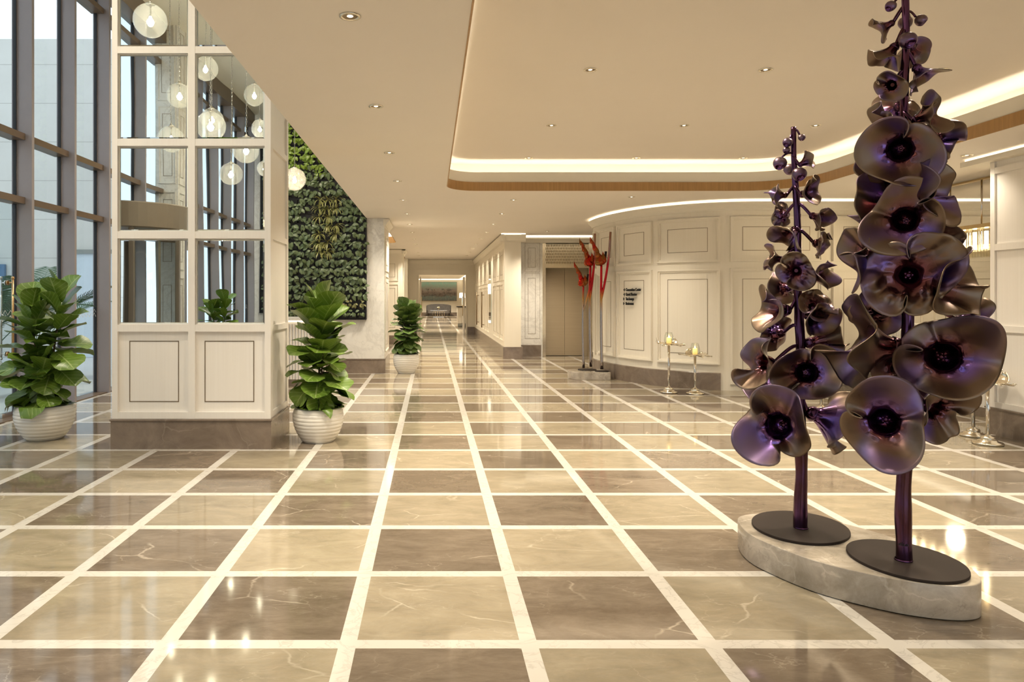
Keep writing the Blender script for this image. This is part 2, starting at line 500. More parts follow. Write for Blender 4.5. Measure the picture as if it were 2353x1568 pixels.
M = dict(
    floor=floor_material(), marble=marble_white(), wood=wood_mat(),
    cream=grained('cream_wall_panel', (0.86, 0.80, 0.69), (0.76, 0.69, 0.565), (40, 40, 0.8), 0.4, 0.6, 0.02),
    white=grained('whitewashed_panel', (0.85, 0.81, 0.755), (0.73, 0.67, 0.60), (45, 45, 0.9), 0.4, 0.6, 0.02),
    ceil=plain('ceiling_paint', (0.80, 0.735, 0.655), 0.85, var=0.02, vscale=1.5),
    cove=plain('cove_paint', (0.80, 0.745, 0.64), 0.8, var=0.02),
    brownstone=stone('brown_marble', (0.14, 0.105, 0.078), (0.27, 0.21, 0.165), (0.50, 0.42, 0.35), 0.2, 2.4, 0.014, 0.22),
    plinthstone=stone('beige_marble', (0.26, 0.22, 0.17), (0.56, 0.49, 0.41), (0.70, 0.62, 0.53), 0.16, 4.5, 0.03, 0.45),
    fin=plain('bronze_grey_mullion', (0.31, 0.275, 0.28), 0.42, 0.0, var=0.06),
    gasket=plain('dark_gasket', (0.012, 0.012, 0.014), 0.6),
    transom=plain('brown_transom', (0.15, 0.105, 0.074), 0.35, 0.0),
    glass=glass_thin('window_glass', (0.86, 0.93, 0.95)),
    clear=glass_thin('clear_glass', (0.96, 0.97, 0.95), 1.45),
    globe=globe_glass(), mirror=mirror_mat(),
    inlay=plain('bronze_inlay', (0.26, 0.19, 0.12), 0.35, 0.8),
    steel=grained('brushed_steel', (0.50, 0.40, 0.27), (0.38, 0.30, 0.20), (1, 1, 120), 0.38, 1.0, 0.0),
    gold=plain('champagne_metal', (0.62, 0.48, 0.27), 0.22, 1.0, var=0.12, vscale=12),
    chrome=plain('chrome', (0.72, 0.68, 0.63), 0.12, 1.0),
    silver=plain('silver_leaf_metal', (0.80, 0.74, 0.62), 0.18, 1.0, var=0.1, vscale=20),
    brass=plain('brass', (0.55, 0.36, 0.18), 0.25, 1.0),
    black=plain('black_metal', (0.02, 0.018, 0.018), 0.4, 0.6),
    blackplastic=plain('black_planter', (0.010, 0.010, 0.011), 0.5),
    plate=plain('dark_bronze_plate', (0.030, 0.021, 0.017), 0.6, 0.0, var=0.1, spec=0.15),
    ceramic=plain('white_ceramic', (0.80, 0.765, 0.70), 0.16, 0.0, var=0.015),
    soil=plain('potting_soil', (0.03, 0.02, 0.013), 0.95, var=0.4, vscale=40),
    leaf=leaf_mat('fig_leaf', (0.060, 0.125, 0.012), (0.17, 0.27, 0.030), (0.36, 0.44, 0.16)),
    leafdark=leaf_mat('fig_leaf_deep', (0.05, 0.105, 0.02), (0.15, 0.225, 0.05), (0.26, 0.34, 0.15)),
    ivy=leaf_mat('wall_plant_leaf', (0.035, 0.065, 0.02), (0.15, 0.20, 0.085), (0.32, 0.36, 0.2), 0.4, 5),
    lime=leaf_mat('lime_leaf', (0.09, 0.17, 0.010), (0.24, 0.36, 0.03), (0.5, 0.55, 0.15), 0.4, 5),
    olive=leaf_mat('mottled_leaf', (0.10, 0.11, 0.035), (0.36, 0.34, 0.13), (0.45, 0.42, 0.2), 0.45, 5),
    varieg=variegated(),
    palm=plain('palm_leaf', (0.05, 0.13, 0.05), 0.45, 0.0, var=0.3, vscale=9),
    bark=plain('brown_bark', (0.07, 0.045, 0.025), 0.9, var=0.3, vscale=30),
    heat=heat_steel(),
    stem1=stem_steel('violet_brown_steel', (0.085, 0.034, 0.036), (0.11, 0.05, 0.13)),
    helic=helic_steel(),
    bract=stem_steel('red_bract_steel', (0.42, 0.012, 0.012), (0.22, 0.10, 0.025), 0.18),
    led=emis('cove_led', WARM, E_COVE), strip=emis('crown_led', (1.0, 0.86, 0.62), E_STRIP),
    bulb=emis('bulb_glow', (1.0, 0.84, 0.6), 9.0), lampglow=emis('downlight_glow', (1.0, 0.86, 0.62), 0.8),
    crystal_bulb=emis('crystal_bulb', (1.0, 0.85, 0.6), 5.0), shade=emis('lit_shade', (1.0, 0.9, 0.75), 0.7),
    wax=emis('glowing_wax', (1.0, 0.46, 0.02), 0.24), flame=emis('flame', (1.0, 0.75, 0.3), 3.0),
    coveglow=emis('cove_panel', (1.0, 0.88, 0.66), 0.4),
    clad=clad_stone(), pave=plain('outdoor_paving', (0.68, 0.67, 0.65), 0.7),
    outdoor=plain('white_outdoor_panel', (0.72, 0.80, 0.86), 0.5),
    bluepanel=plain('blue_panel', (0.12, 0.22, 0.36), 0.5),
    frit=plain('white_frit', (0.82, 0.84, 0.86), 0.6),
    ink=plain('black_lettering', (0.012, 0.011, 0.01), 0.5),
    greyframe=plain('grey_door_frame', (0.30, 0.31, 0.28), 0.5),
    painting=painting_mat(), velvet=plain('grey_brown_velvet', (0.055, 0.048, 0.042), 0.9, var=0.45, vscale=7),
    crystal=glass_thin('crystal', (0.97, 0.94, 0.86), 1.75, 0.02),
    taupe=plain('taupe_drum', (0.21, 0.165, 0.12), 0.45, 0.2),
    petal=plain('cream_petals', (0.70, 0.62, 0.40), 0.6),
)
M_CREAMY = M['cream']

# ------------------------------------------------------------------ panelled surfaces
class Flat:
    """vertical plane: s runs along direction (dx, dy) from (x0, y0), d along the normal (nx, ny)"""
    def __init__(self, x0, y0, dx, dy, nx, ny):
        self.a = (x0, y0, dx, dy, nx, ny)
    def P(self, s, z, d):
        x0, y0, dx, dy, nx, ny = self.a
        return (x0 + dx * s + nx * d, y0 + dy * s + ny * d, z)
    def seg(self, s0, s1): return 1

class Curve:
    """vertical wall along a plan polyline, d towards the room"""
    def __init__(self, pts):
        self.p = [Vector((x, y)) for x, y in pts]
        self.s = [0.0]
        for a, b in zip(self.p, self.p[1:]): self.s.append(self.s[-1] + (b - a).length)
        self.n = []
        for k in range(len(self.p)):
            t = (self.p[min(k + 1, len(self.p) - 1)] - self.p[max(k - 1, 0)]).normalized()
            self.n.append(Vector((t.y, -t.x)))     # right of travel
        self.len = self.s[-1]
    def P(self, s, z, d):
        s = max(0.0, min(self.len, s))
        k = 0
        lo, hi = 0, len(self.s) - 2
        while lo < hi:
            m = (lo + hi + 1) // 2
            if self.s[m] <= s: lo = m
            else: hi = m - 1
        k = lo
        f = (s - self.s[k]) / max(1e-9, self.s[k + 1] - self.s[k])
        p = self.p[k].lerp(self.p[k + 1], f); n = self.n[k].lerp(self.n[k + 1], f).normalized()
        return (p.x + n.x * d, p.y + n.y * d, z)
    def seg(self, s0, s1): return max(1, int(abs(s1 - s0) / 0.07))
    def s_of_ratio(self, q, after=0.0):
        """first s past 'after' whose X / Y equals q, from the far end of travel back (camera-facing side)"""
        best = None
        for k in range(len(self.p) - 1, 0, -1):
            a, b = self.p[k - 1], self.p[k]
            qa, qb = a.x / a.y, b.x / b.y
            if (qa - q) * (qb - q) <= 0:
                return self.s[k - 1] + (self.s[k] - self.s[k - 1]) * ((q - qa) / (qb - qa) if qb != qa else 0)
        return best

def strip(mb, sf, s0, s1, z0, z1, d0, d1, smooth=True):
    n = sf.seg(s0, s1)
    sec = [(z0, d0), (z1, d0), (z1, d1), (z0, d1)]
    b = len(mb.v)
    for k in range(n + 1):
        s = s0 + (s1 - s0) * k / n
        for z, d in sec: mb.v.append(sf.P(s, z, d))
    for k in range(n):
        for i in range(4):
            j = (i + 1) % 4
            mb.f.append((b + k * 4 + i, b + k * 4 + j, b + (k + 1) * 4 + j, b + (k + 1) * 4 + i)); mb.sm.append(smooth and n > 1 and False)
    mb.f.append((b + 3, b + 2, b + 1, b)); mb.sm.append(False)
    e = b + n * 4
    mb.f.append((e, e + 1, e + 2, e + 3)); mb.sm.append(False)

def sweep(mb, sf, s0, s1, prof, closed=True):
    """profile [(z, d), ...] carried along s"""
    n = sf.seg(s0, s1); m = len(prof); b = len(mb.v)
    for k in range(n + 1):
        s = s0 + (s1 - s0) * k / n
        for z, d in prof: mb.v.append(sf.P(s, z, d))
    for k in range(n):
        for i in range(m if closed else m - 1):
            j = (i + 1) % m
            mb.f.append((b + k * m + i, b + k * m + j, b + (k + 1) * m + j, b + (k + 1) * m + i)); mb.sm.append(False)
    if closed:
        mb.f.append(tuple(b + i for i in reversed(range(m)))); mb.sm.append(False)
        mb.f.append(tuple(b + n * m + i for i in range(m))); mb.sm.append(False)

def moulding(mb, sf, s0, s1, z0, z1, w=0.045, d=0.022):
    """raised two-step picture moulding"""
    for ww, o, dd in ((w, 0.0, d * 0.55), (w * 0.45, w * 0.12, d)):
        a0, a1, b0, b1 = s0 + o, s1 - o, z0 + o, z1 - o
        strip(mb, sf, a0, a1, b0, b0 + ww, -0.004, dd); strip(mb, sf, a0, a1, b1 - ww, b1, -0.004, dd)
        strip(mb, sf, a0, a0 + ww, b0 + ww, b1 - ww, -0.004, dd); strip(mb, sf, a1 - ww, a1, b0 + ww, b1 - ww, -0.004, dd)

def line_rect(mb, sf, s0, s1, z0, z1, w=0.0065, d=0.004):
    strip(mb, sf, s0, s1, z0, z0 + w, -0.003, d); strip(mb, sf, s0, s1, z1 - w, z1, -0.003, d)
    strip(mb, sf, s0, s0 + w, z0 + w, z1 - w, -0.003, d); strip(mb, sf, s1 - w, s1, z0 + w, z1 - w, -0.003, d)

def crown(mb, sf, s0, s1, top, h=0.16, out=0.12, back=-0.02):
    sweep(mb, sf, s0, s1, [(top, back), (top, out), (top - 0.03, out), (top - 0.045, out * 0.86), (top - h * 0.55, out * 0.55),
                           (top - h * 0.8, out * 0.28), (top - h, out * 0.22), (top - h, back)])

# ------------------------------------------------------------------ the shell
ZC = 3.087          # low ceiling
ZU = 3.54           # tray above the cove
ZV = 6.75           # ceiling of the tall window hall
XE = -1.29          # edge of the low ceiling
YB, YEND = -6.5, 29.5
XR = 9.6

fl = MB(); fl.quad((-5.45, YB - 0.3, 0), (XR + 0.2, YB - 0.3, 0), (XR + 0.2, 60.3, 0), (-5.45, 60.3, 0))
floor = struct('floor', fl, M['floor'])
tag(floor, 'polished marble floor of beige and brown tiles between white stripes', 'floor')

cove_out = rounded(0.23, 5.38, -4.2, 10.5, (0.6, 0.75, 0.85, 0.45), 12)
alc1 = rounded(-3.9, -1.0, 16.9, 20.3, (0.3, 0.3, 0.3, 0.3), 5)
alc2 = rounded(-3.9, -1.04, 25.3, 28.3, (0.3, 0.3, 0.3, 0.3), 5)
ceil = plate_with_holes([(XE, YB), (XR, YB), (XR, 11.6), (XR, 18.3), (1.9, 18.3), (1.9, YEND), (-4.0, YEND), (-4.0, 14.25), (XE, 14.25)], [cove_out, alc1, alc2], ZC)
ceiling = struct('ceiling', ceil, M['ceil'])
tag(ceiling, 'low flat beige plaster ceiling over the lobby and corridor', 'ceiling')

def ring(mb, loop, z0, z1):
    n = len(loop); b = len(mb.v)
    for x, y in loop: mb.v.append((x, y, z0)); mb.v.append((x, y, z1))
    for i in range(n):
        j = (i + 1) % n
        mb.f.append((b + 2 * i, b + 2 * j, b + 2 * j + 1, b + 2 * i + 1)); mb.sm.append(True)

def flat_ring(mb, la, lb, z):
    n = len(la); b = len(mb.v)
    for p, q in zip(la, lb): mb.v.append((p[0], p[1], z)); mb.v.append((q[0], q[1], z))
    for i in range(n):
        j = (i + 1) % n
        mb.f.append((b + 2 * i, b + 2 * j, b + 2 * j + 1, b + 2 * i + 1)); mb.sm.append(False)

def grow(r, d):
    x0, x1, y0, y1, rs = r
    return rounded(x0 - d, x1 + d, y0 - d, y1 + d, tuple(max(0.05, q + d) for q in rs), 12)
CR = (0.23, 5.38, -4.2, 10.5, (0.6, 0.75, 0.85, 0.45))
cv = empty('trim_1', (0, 0, 0), 'rounded wood-rimmed light cove sunk into the lobby ceiling', 'ceiling cove', kind='structure')
wd = MB(); ring(wd, grow(CR, 0.0), ZC - 0.004, ZC + 0.125); ring(wd, grow(CR, 0.012), ZC - 0.004, ZC + 0.125); flat_ring(wd, grow(CR, 0.0), grow(CR, 0.012), ZC - 0.004); flat_ring(wd, grow(CR, 0.0), grow(CR, 0.012), ZC + 0.125)
wd.build('wood_rim', M['wood'], cv)
lip = MB(); ring(lip, grow(CR, 0.012), ZC + 0.125, 3.36); ring(lip, grow(CR, 0.04), 3.20, 3.36); flat_ring(lip, grow(CR, 0.012), grow(CR, 0.04), 3.36)
flat_ring(lip, grow(CR, 0.04), grow(CR, 0.36), 3.20)
ring(lip, grow(CR, 0.36), 3.19, ZU)
lip.build('cove_lip', M['cove'], cv)
led = MB(); flat_ring(led, grow(CR, 0.10), grow(CR, 0.15), 3.215); ring(led, grow(CR, 0.10), 3.205, 3.215); ring(led, grow(CR, 0.15), 3.205, 3.215)
led.build('light_strip', M['led'], cv)
up = MB(); up.quad((-0.2, -4.7, ZU), (-0.2, 11.0, ZU), (5.8, 11.0, ZU), (5.8, -4.7, ZU))
up.build('tray_ceiling', M['ceil'], cv)

for k, (lp, r) in enumerate(((alc1, (-3.9, -1.0, 16.9, 20.3)), (alc2, (-3.9, -1.04, 25.3, 28.3)))):
    a = empty('trim_%d' % (k + 2), (0, 0, 0), ('glowing wood-rimmed ceiling recess in the nearer corridor alcove', 'glowing wood-rimmed ceiling recess in the farther corridor alcove')[k], 'ceiling cove', kind='structure')
    w = MB(); ring(w, lp, ZC - 0.02, ZC + 0.16); w.build('wood_rim', M['wood'], a)
    g = MB(); g.quad((r[0], r[2], ZC + 0.161), (r[0], r[3], ZC + 0.161), (r[1], r[3], ZC + 0.161), (r[1], r[2], ZC + 0.161)); g.build('light_panel', M['coveglow'], a)

# tall window hall: its ceiling and the fascia above the low ceiling's edge
vc = MB(); vc.box(-5.5, XE + 0.3, YB - 0.2, 14.6, ZV, ZV + 0.1)
tag(struct('ceiling_hall', vc, M['cove']), 'high white ceiling of the window hall', 'ceiling')
fa = MB(); fa.box(XE + 0.004, XE + 0.12, YB, 14.17, ZC + 0.003, ZV)
fa.quad((XE, YB, ZC + 0.002), (XE + 0.15, YB, ZC + 0.002), (XE + 0.15, 14.17, ZC + 0.002), (XE, 14.17, ZC + 0.002))
tag(struct('wall_fascia', fa, M['cove']), 'plaster fascia rising from the edge of the low ceiling', 'wall')

# marble end wall with its brown base (the living wall hangs on it)
mw = MB(); mw.box(-5.3, -0.936, 14.17, 14.45, 0, ZC - 0.002); mw.box(-5.3, XE, 14.17, 14.45, ZC - 0.002, ZV); mw.box(-1.22, -0.936, 14.45, 15.6, 0, ZC - 0.002)
tag(struct('wall_marble', mw, M['marble']), 'white veined marble wall holding the wall of plants', 'wall')
bb = MB(); bb.box(-5.0, -0.912, 14.145, 14.17, 0, 0.278); bb.box(-0.936, -0.912, 14.17, 15.62, 0, 0.278); bb.box(-5.0, -0.905, 14.138, 14.17, 0.27, 0.29)
tag(struct('baseboard_marble', bb, M['brownstone']), 'brown marble base under the white marble wall', 'baseboard')

def panel_column(name, sf, spans, zs, mat, parent, inlay=True, w=0.03, d=0.014):
    m = MB(); l = MB()
    for s0, s1 in spans:
        for z0, z1 in zs:
            moulding(m, sf, s0, s1, z0, z1, w, d)
            g = min(0.11, 0.2 * (s1 - s0) + 0.02)
            if inlay: line_rect(l, sf, s0 + g, s1 - g, z0 + g * 1.2, z1 - g * 1.2)
    m.build(name, mat, parent)
    if l.v: l.build('inlay_line', M['inlay'], parent)

# corridor, left side: alcove piers
cl = empty('wall_corridor_left', (0, 0, 0), 'panelled piers and alcoves along the far corridor behind the third fig', 'wall', kind='structure')
w = MB(); w.box(-4.0, -0.936, 23.2, 24.5, 0, ZC - 0.002); w.box(-4.1, -4.0, 14.3, YEND, 0, ZC); w.box(-4.0, -0.95, 28.6, YEND, 0, ZC - 0.002)
w.build('wall_panel', M['cream'], cl)
panel_column('moulding', Flat(-4.0, 23.2, 1, 0, 0, -1), [(1.9, 2.93)], [(0.4, 1.95), (2.05, 2.75)], M['cream'], cl)
panel_column('moulding', Flat(-0.936, 14.3, 0, 1, 1, 0), [(0.12, 1.2)], [(0.4, 1.95), (2.05, 2.75)], M['cream'], cl)
panel_column('moulding', Flat(-4.0, 28.6, 1, 0, 0, -1), [(2.2, 2.95)], [(0.4, 1.95), (2.05, 2.75)], M['cream'], cl)
c = MB(); crown(c, Flat(-0.936, 14.17, 0, 1, 1, 0), -0.012, 1.43, ZC - 0.01, 0.15, 0.10); crown(c, Flat(-4.0, 23.2, 1, 0, 0, -1), 0, 3.155, ZC - 0.012, 0.15, 0.10); crown(c, Flat(-0.936, 23.2, 0, 1, 1, 0), -0.1, 1.3, ZC - 0.01, 0.15, 0.10)
c.build('crown_moulding', M['cream'], cl)
b = MB(); b.box(-4.0, -0.91, 23.17, 24.52, 0, 0.28); b.build('base', M['brownstone'], cl)

# corridor end wall with its wide opening
ew = empty('wall_corridor_end', (0, 0, 0), 'cream end wall of the corridor with a wide bright opening', 'wall', kind='structure')
w = MB(); w.box(-4.0, -0.56, YEND, YEND + 0.25, 0, ZC + 0.1); w.box(1.48, 2.2, YEND, YEND + 0.25, 0, ZC + 0.1); w.box(-0.56, 1.48, YEND, YEND + 0.25, 2.457, ZC + 0.1)
w.build('wall_panel', M['cream'], ew)
w = MB(); sf = Flat(-4.0, YEND, 1, 0, 0, -1); crown(w, sf, 3.0, 6.0, ZC - 0.005, 0.2, 0.14); strip(w, sf, 3.0, 6.0, 2.66, 2.70, 0, 0.02); w.build('crown_moulding', M['cream'], ew)
b = MB(); b.box(1.50, 1.80, YEND - 0.03, YEND, 0, 0.3); b.box(-0.95, -0.60, YEND - 0.03, YEND, 0, 0.3); b.build('base', M['brownstone'], ew)
dr = empty('door_3', (0, 0, 0), 'white-framed double glass door folded open at the corridor end', 'door', kind='structure')
for sx in (-0.56, 1.48):
    s = 1 if sx < 0 else -1
    f = MB(); f.box(sx, sx + s * 0.04, YEND - 0.03, YEND + 0.28, 0, 2.457); f.build('door_jamb', M['cove'], dr)
    f = MB(); f.box(sx + s * 0.08, sx + s * 0.13, YEND + 0.2, YEND + 1.1, 0.0, 2.38); f.build('door_leaf', M['white'], dr)
    f = MB(); f.tube([(sx + s * 0.16, YEND + 0.3, 0.75), (sx + s * 0.16, YEND + 0.3, 1.55)], 0.014, 8); f.build('door_handle', M['gold'], dr)

# corridor right side: crown-topped pier, panelled wall with doors and a niche
cr = empty('wall_corridor_right', (0, 0, 0), 'panelled corridor wall with a square crowned pier at its near end', 'wall', kind='structure')
w = MB(); w.box(1.80, 2.21, 17.5, YEND, 0, ZC - 0.002); w.build('wall_panel', M['cream'], cr)
sf = Flat(1.80, 17.5, 0, 1, -1, 0)
panel_column('moulding', sf, [(0.25 + 0.98 * k, 1.13 + 0.98 * k) for k in range(3)] + [(4.5 + 0.98 * k, 5.38 + 0.98 * k) for k in range(7)], [(0.42, 1.85), (1.95, 2.72)], M['cream'], cr)
w = MB(); crown(w, sf, -0.085, 12.0, ZC - 0.041, 0.168, 0.1); crown(w, Flat(1.70, 17.5, 1, 0, 0, -1), -0.004, 0.62, ZC - 0.04, 0.17, 0.1); w.build('crown_moulding', M['cove'], cr)
w = MB(); w.box(1.765, 2.245, 17.465, 18.0, 0, 0.293); w.box(1.775, 1.8, 18.0, YEND, 0, 0.293); w.build('base', M['brownstone'], cr)
w = MB(); w.box(1.72, 2.31, 17.41, 17.49, ZC - 0.022, ZC - 0.006); w.build('light_strip', M['strip'], cr)
nm = MB(); nm.box(1.77, 1.81, 21.1, 21.9, 0.75, 2.6); nm.build('niche', M['mirror'], cr)
nm = MB(); nm.box(1.74, 1.79, 21.15, 21.85, 1.62, 1.92); nm.box(1.74, 1.79, 21.3, 21.7, 0.75, 0.82); nm.build('niche_light', M['coveglow'], cr)
for y in (24.0, 26.6):
    hnd = MB(); hnd.tube([(1.70, y, 0.5), (1.70, y, 1.7)], 0.022, 8); hnd.tube([(1.79, y, 0.6), (1.70, y, 0.6)], 0.012, 6); hnd.tube([(1.79, y, 1.6), (1.70, y, 1.6)], 0.012, 6); hnd.build('pull_handle', M['inlay'], cr)

# lift wall: marble pilaster, lift surround, doors
lw = empty('wall_lift', (0, 0, 0), 'white marble panel beside the lift with fine inlay lines', 'wall', kind='structure')
w = MB(); w.box(2.2, 2.84, 18.15, 18.6, 0, ZC); w.box(2.84, 9.5, 18.62, 18.8, 0, ZC); w.box(2.84, 4.6, 18.3, 18.62, 2.98, ZC); w.build('wall_panel', M['marble'], lw)
sf = Flat(2.2, 18.15, 1, 0, 0, -1)
m = MB(); l = MB()
for z0, z1 in ((0.46, 2.03), (2.16, 2.80)):
    line_rect(l, sf, 0.27, 0.46, z0 + 0.12, z1 - 0.02); line_rect(l, sf, 0.19, 0.575, z0, z1 + 0.1, 0.005)
l.build('inlay_line', M['inlay'], lw)
b = MB(); b.box(2.245, 2.80, 18.12, 18.15, 0, 0.30); b.build('base', M['brownstone'], lw)
w = MB(); crown(w, sf, 0.05, 4.0, ZC - 0.05, 0.13, 0.12); w.build('crown_moulding', M['cove'], lw)
w = MB(); w.box(2.25, 6.2, 18.0, 18.14, ZC - 0.035, ZC - 0.008); w.build('light_strip', M['strip'], lw)
M['liftglow'] = emis('lift_glow', (1.0, 0.86, 0.6), 0.8)
ld = empty('door_1', (0, 0, 0), 'brushed bronze-steel lift doors closed under a gilded openwork transom', 'lift door', kind='structure')
f = MB(); f.box(2.83, 2.93, 18.2, 18.62, 0, 2.98); f.box(4.03, 4.13, 18.2, 18.62, 0, 2.98); f.box(2.93, 4.03, 18.22, 18.62, 2.27, 2.36); f.box(2.93, 4.03, 18.22, 18.6, 2.94, 2.98); f.build('lift_frame', M['silver'], ld)
for x0, x1 in ((2.966, 3.456), (3.461, 3.96)):
    f = MB(); f.box(x0, x1, 18.43, 18.47, 0.01, 2.27); f.build('lift_door_leaf', M['steel'], ld)
f = MB(); f.box(2.93, 2.966, 18.43, 18.6, 0, 2.27); f.box(3.96, 4.03, 18.43, 18.6, 0, 2.27); f.build('door_jamb', M['steel'], ld)
f = MB(); f.box(2.93, 4.03, 18.40, 18.44, 2.36, 2.94); f.build('transom_panel', M['silver'], ld); f = MB(); f.box(2.95, 4.01, 18.33, 18.36, 2.955, 2.975); f.build('light_strip', M['liftglow'], ld)
g = MB()
for r in range(7):
    n = 26
    for k in range(n):
        x = 2.95 + (k + (0.5 if r % 2 else 0)) * 1.06 / n; z = 2.41 + r * 0.073
        g.add([(x, 18.385, z + 0.045), (x - 0.014, 18.40, z), (x, 18.37, z - 0.01), (x + 0.014, 18.40, z), (x, 18.40, z - 0.04)], [(0, 1, 2), (0, 2, 3), (1, 4, 2), (2, 4, 3)])
g.build('transom_ornament', M['silver'], ld)

# curved panelled wall
def curve_plan():
    out = []
    cx, cy, a, b, bb, n = 5.3, 14.25, 2.03, 2.8, 1.25, 2.2
    def se(t, e): return math.copysign(abs(t) ** (2 / e), t)
    for k in range(24):                       # back quarter, from the far right round to the leftmost point
        ph = PI / 2 * (1 - k / 24)
        out.append((cx - a * se(math.cos(ph), n), cy + bb * se(math.sin(ph), n)))
    for k in range(61):
        ph = PI / 2 * k / 60
        out.append((cx - a * se(math.cos(ph), n), cy - b * se(math.sin(ph), n)))
    out.append((6.4, 11.45)); out.append((7.5, 11.45)); out.append((9.6, 11.45))
    return out
CW = Curve(curve_plan())
def s_px(x): return CW.s_of_ratio((x - VX) / F)
cw = empty('wall_curved', (0, 0, 0), 'curved cream wall with raised rectangular panels', 'wall', kind='structure')
w = MB(); b0 = len(w.v)
for p in CW.p: w.v.append((p.x, p.y, 0)); w.v.append((p.x, p.y, ZC))
for k in range(len(CW.p) - 1):
    w.f.append((2 * k, 2 * k + 2, 2 * k + 3, 2 * k + 1)); w.sm.append(k < len(CW.p) - 4)
w.build('wall_panel', M['cream'], cw)
S_FLAT = s_px(1656)
m = MB(); l = MB()
spans = [(1366, 1371), (1375, 1415), (1420.5, 1500), (1511, 1655)]
for i, (a, b) in enumerate(spans):
    s0, s1 = s_px(a), s_px(b)
    for z0, z1 in ((0.41, 1.98), (2.085, 2.82)):
        moulding(m, CW, s0, s1, z0, z1, 0.055, 0.042)
        ins = min(0.19, (s1 - s0) * 0.24)
        line_rect(l, CW, s0 + ins, s1 - ins, z0 + 0.17, z1 - 0.17)
sA = S_FLAT + 0.14
for s0, s1 in ((sA, sA + 1.46), (sA + 1.62, sA + 3.1), (sA + 3.26, sA + 4.6)):
    for z0, z1 in ((0.10, 1.98), (2.085, 2.82)):
        moulding(m, CW, s0, s1, z0, z1, 0.055, 0.042)
        line_rect(l, CW, s0 + 0.19, s1 - 0.19, z0 + 0.18, z1 - 0.17)
m.build('raised_moulding', M['cream'], cw)
l.build('inlay_line', M['inlay'], cw)
m = MB(); crown(m, CW, 0.4, CW.len - 0.05, ZC - 0.045, 0.13, 0.10); m.build('crown_moulding', M['cove'], cw)
m = MB(); sweep(m, CW, 0.4, CW.len - 0.05, [(ZC - 0.03, 0.03), (ZC - 0.03, 0.08), (ZC - 0.008, 0.08), (ZC - 0.008, 0.03)]); m.build('light_strip', M['strip'], cw)
m = MB(); sweep(m, CW, 0.3, S_FLAT, [(0, -0.01), (0, 0.022), (0.272, 0.022), (0.284, 0.012), (0.284, -0.01)]); m.build('base', M['brownstone'], cw)
m = MB(); sweep(m, CW, sA + 1.5, CW.len - 0.1, [(0, -0.01), (0, 0.022), (0.272, 0.022), (0.284, 0.012), (0.284, -0.01)]); m.build('base', M['plinthstone'], cw)

# direction lettering fixed to the curved wall
def text_obj(body, size, mat, name, width=None, extrude=0.004, bold=0.0):
    cu = bpy.data.curves.new(name, 'FONT'); cu.body = body; cu.size = size; cu.extrude = extrude; cu.offset = bold
    cu.resolution_u = 3
    tmp = bpy.data.objects.new(name, cu); COL.objects.link(tmp)
    bpy.context.view_layer.update()
    dg = bpy.context.evaluated_depsgraph_get()
    me = bpy.data.meshes.new_from_object(tmp.evaluated_get(dg))
    bpy.data.objects.remove(tmp)
    xs = [v.co.x for v in me.vertices]
    if width:
        k = width / (max(xs) - min(xs)); x0 = min(xs)
        for v in me.vertices: v.co.x = (v.co.x - x0) * k
    me.materials.clear(); me.materials.append(mat); me.name = name
    return me
s0, s1 = s_px(1420.5), s_px(1500)
ins = min(0.19, (s1 - s0) * 0.24)
sa, sb = s0 + ins, s1 - ins
sl = s_px(1437.5); sr = s_px(1478)
px0, px1 = Vector(CW.P(sl, 0, 0)), Vector(CW.P(sr, 0, 0))
tdir = (px1 - px0).normalized(); nrm = Vector((tdir.y, -tdir.x, 0))
wid = (px1 - px0).length
sg = empty('direction_sign', tuple(px0 + Vector((0, 0, 1.5)) + nrm * 0.05), 'black raised direction lettering with small arrows on the curved wall', 'sign')
sg.matrix_world = Matrix(((tdir.x, 0, nrm.x, px0.x + nrm.x * 0.05), (tdir.y, 0, nrm.y, px0.y + nrm.y * 0.05), (0, 1, 0, 1.5), (0, 0, 0, 1)))
sg.rotation_mode = 'QUATERNION'
Ys = (px0.y + px1.y) / 2
for k, (txt, ww, yy, left) in enumerate((('Convention Center', 1.0, 666.5, 1), ('Guest Elevator', 0.74, 677.2, 1), ('Tea Lounge', 0.54, 687.7, 0), ('Restrooms', 0.52, 698.4, 0))):
    z = -(yy + 2.6 - VY) * Ys / F
    me = text_obj(txt, 0.074, M['ink'], 'lettering', wid * 0.86 * ww, 0.006, 0.0016)
    o = bpy.data.objects.new('lettering', me); COL.objects.link(o); o.parent = sg; o.location = (wid * 0.14, z, 0)
    a = MB()
    tri = [(0.035, 0.0), (0.035, 0.05), (0.0, 0.025)] if left else [(0.0, 0.0), (0.035, 0.025), (0.0, 0.05)]
    if left: tri = tri[::-1]
    a.prism([(x, y) for x, y in tri], -0.004, 0.006); o = a.build('arrow', M['ink'], sg); o.location = (0, z - 0.002, 0)

# right-hand pier, right wall, back wall
rp = empty('wall_right_pier', (0, 0, 0), 'whitewashed panelled pier on a grey-brown stone base at the right edge', 'wall', kind='structure')
w = MB(); w.box(6.20, 6.9, 5.6, 7.86, 0.28, ZC - 0.002); w.build('wall_panel', M['white'], rp)
sf = Flat(6.20, 7.86, 0, -1, -1, 0)
m = MB()
for z in (0.29, 1.13, 2.02, 2.86):
    strip(m, sf, 0.06, 2.18, z, z + 0.07, 0, 0.021)
strip(m, sf, 0.0, 0.06, 0.3, ZC - 0.01, -0.05, 0.022); strip(m, sf, 0.9, 0.98, 0.3, ZC - 0.01, 0, 0.022); strip(m, sf, 2.18, 2.26, 0.3, ZC - 0.01, 0, 0.022)
strip(m, Flat(6.2, 7.86, 1, 0, 0, 1), 0.0, 0.7, 0.3, ZC - 0.01, 0, 0.022)
m.build('panel_frame', M['white'], rp)
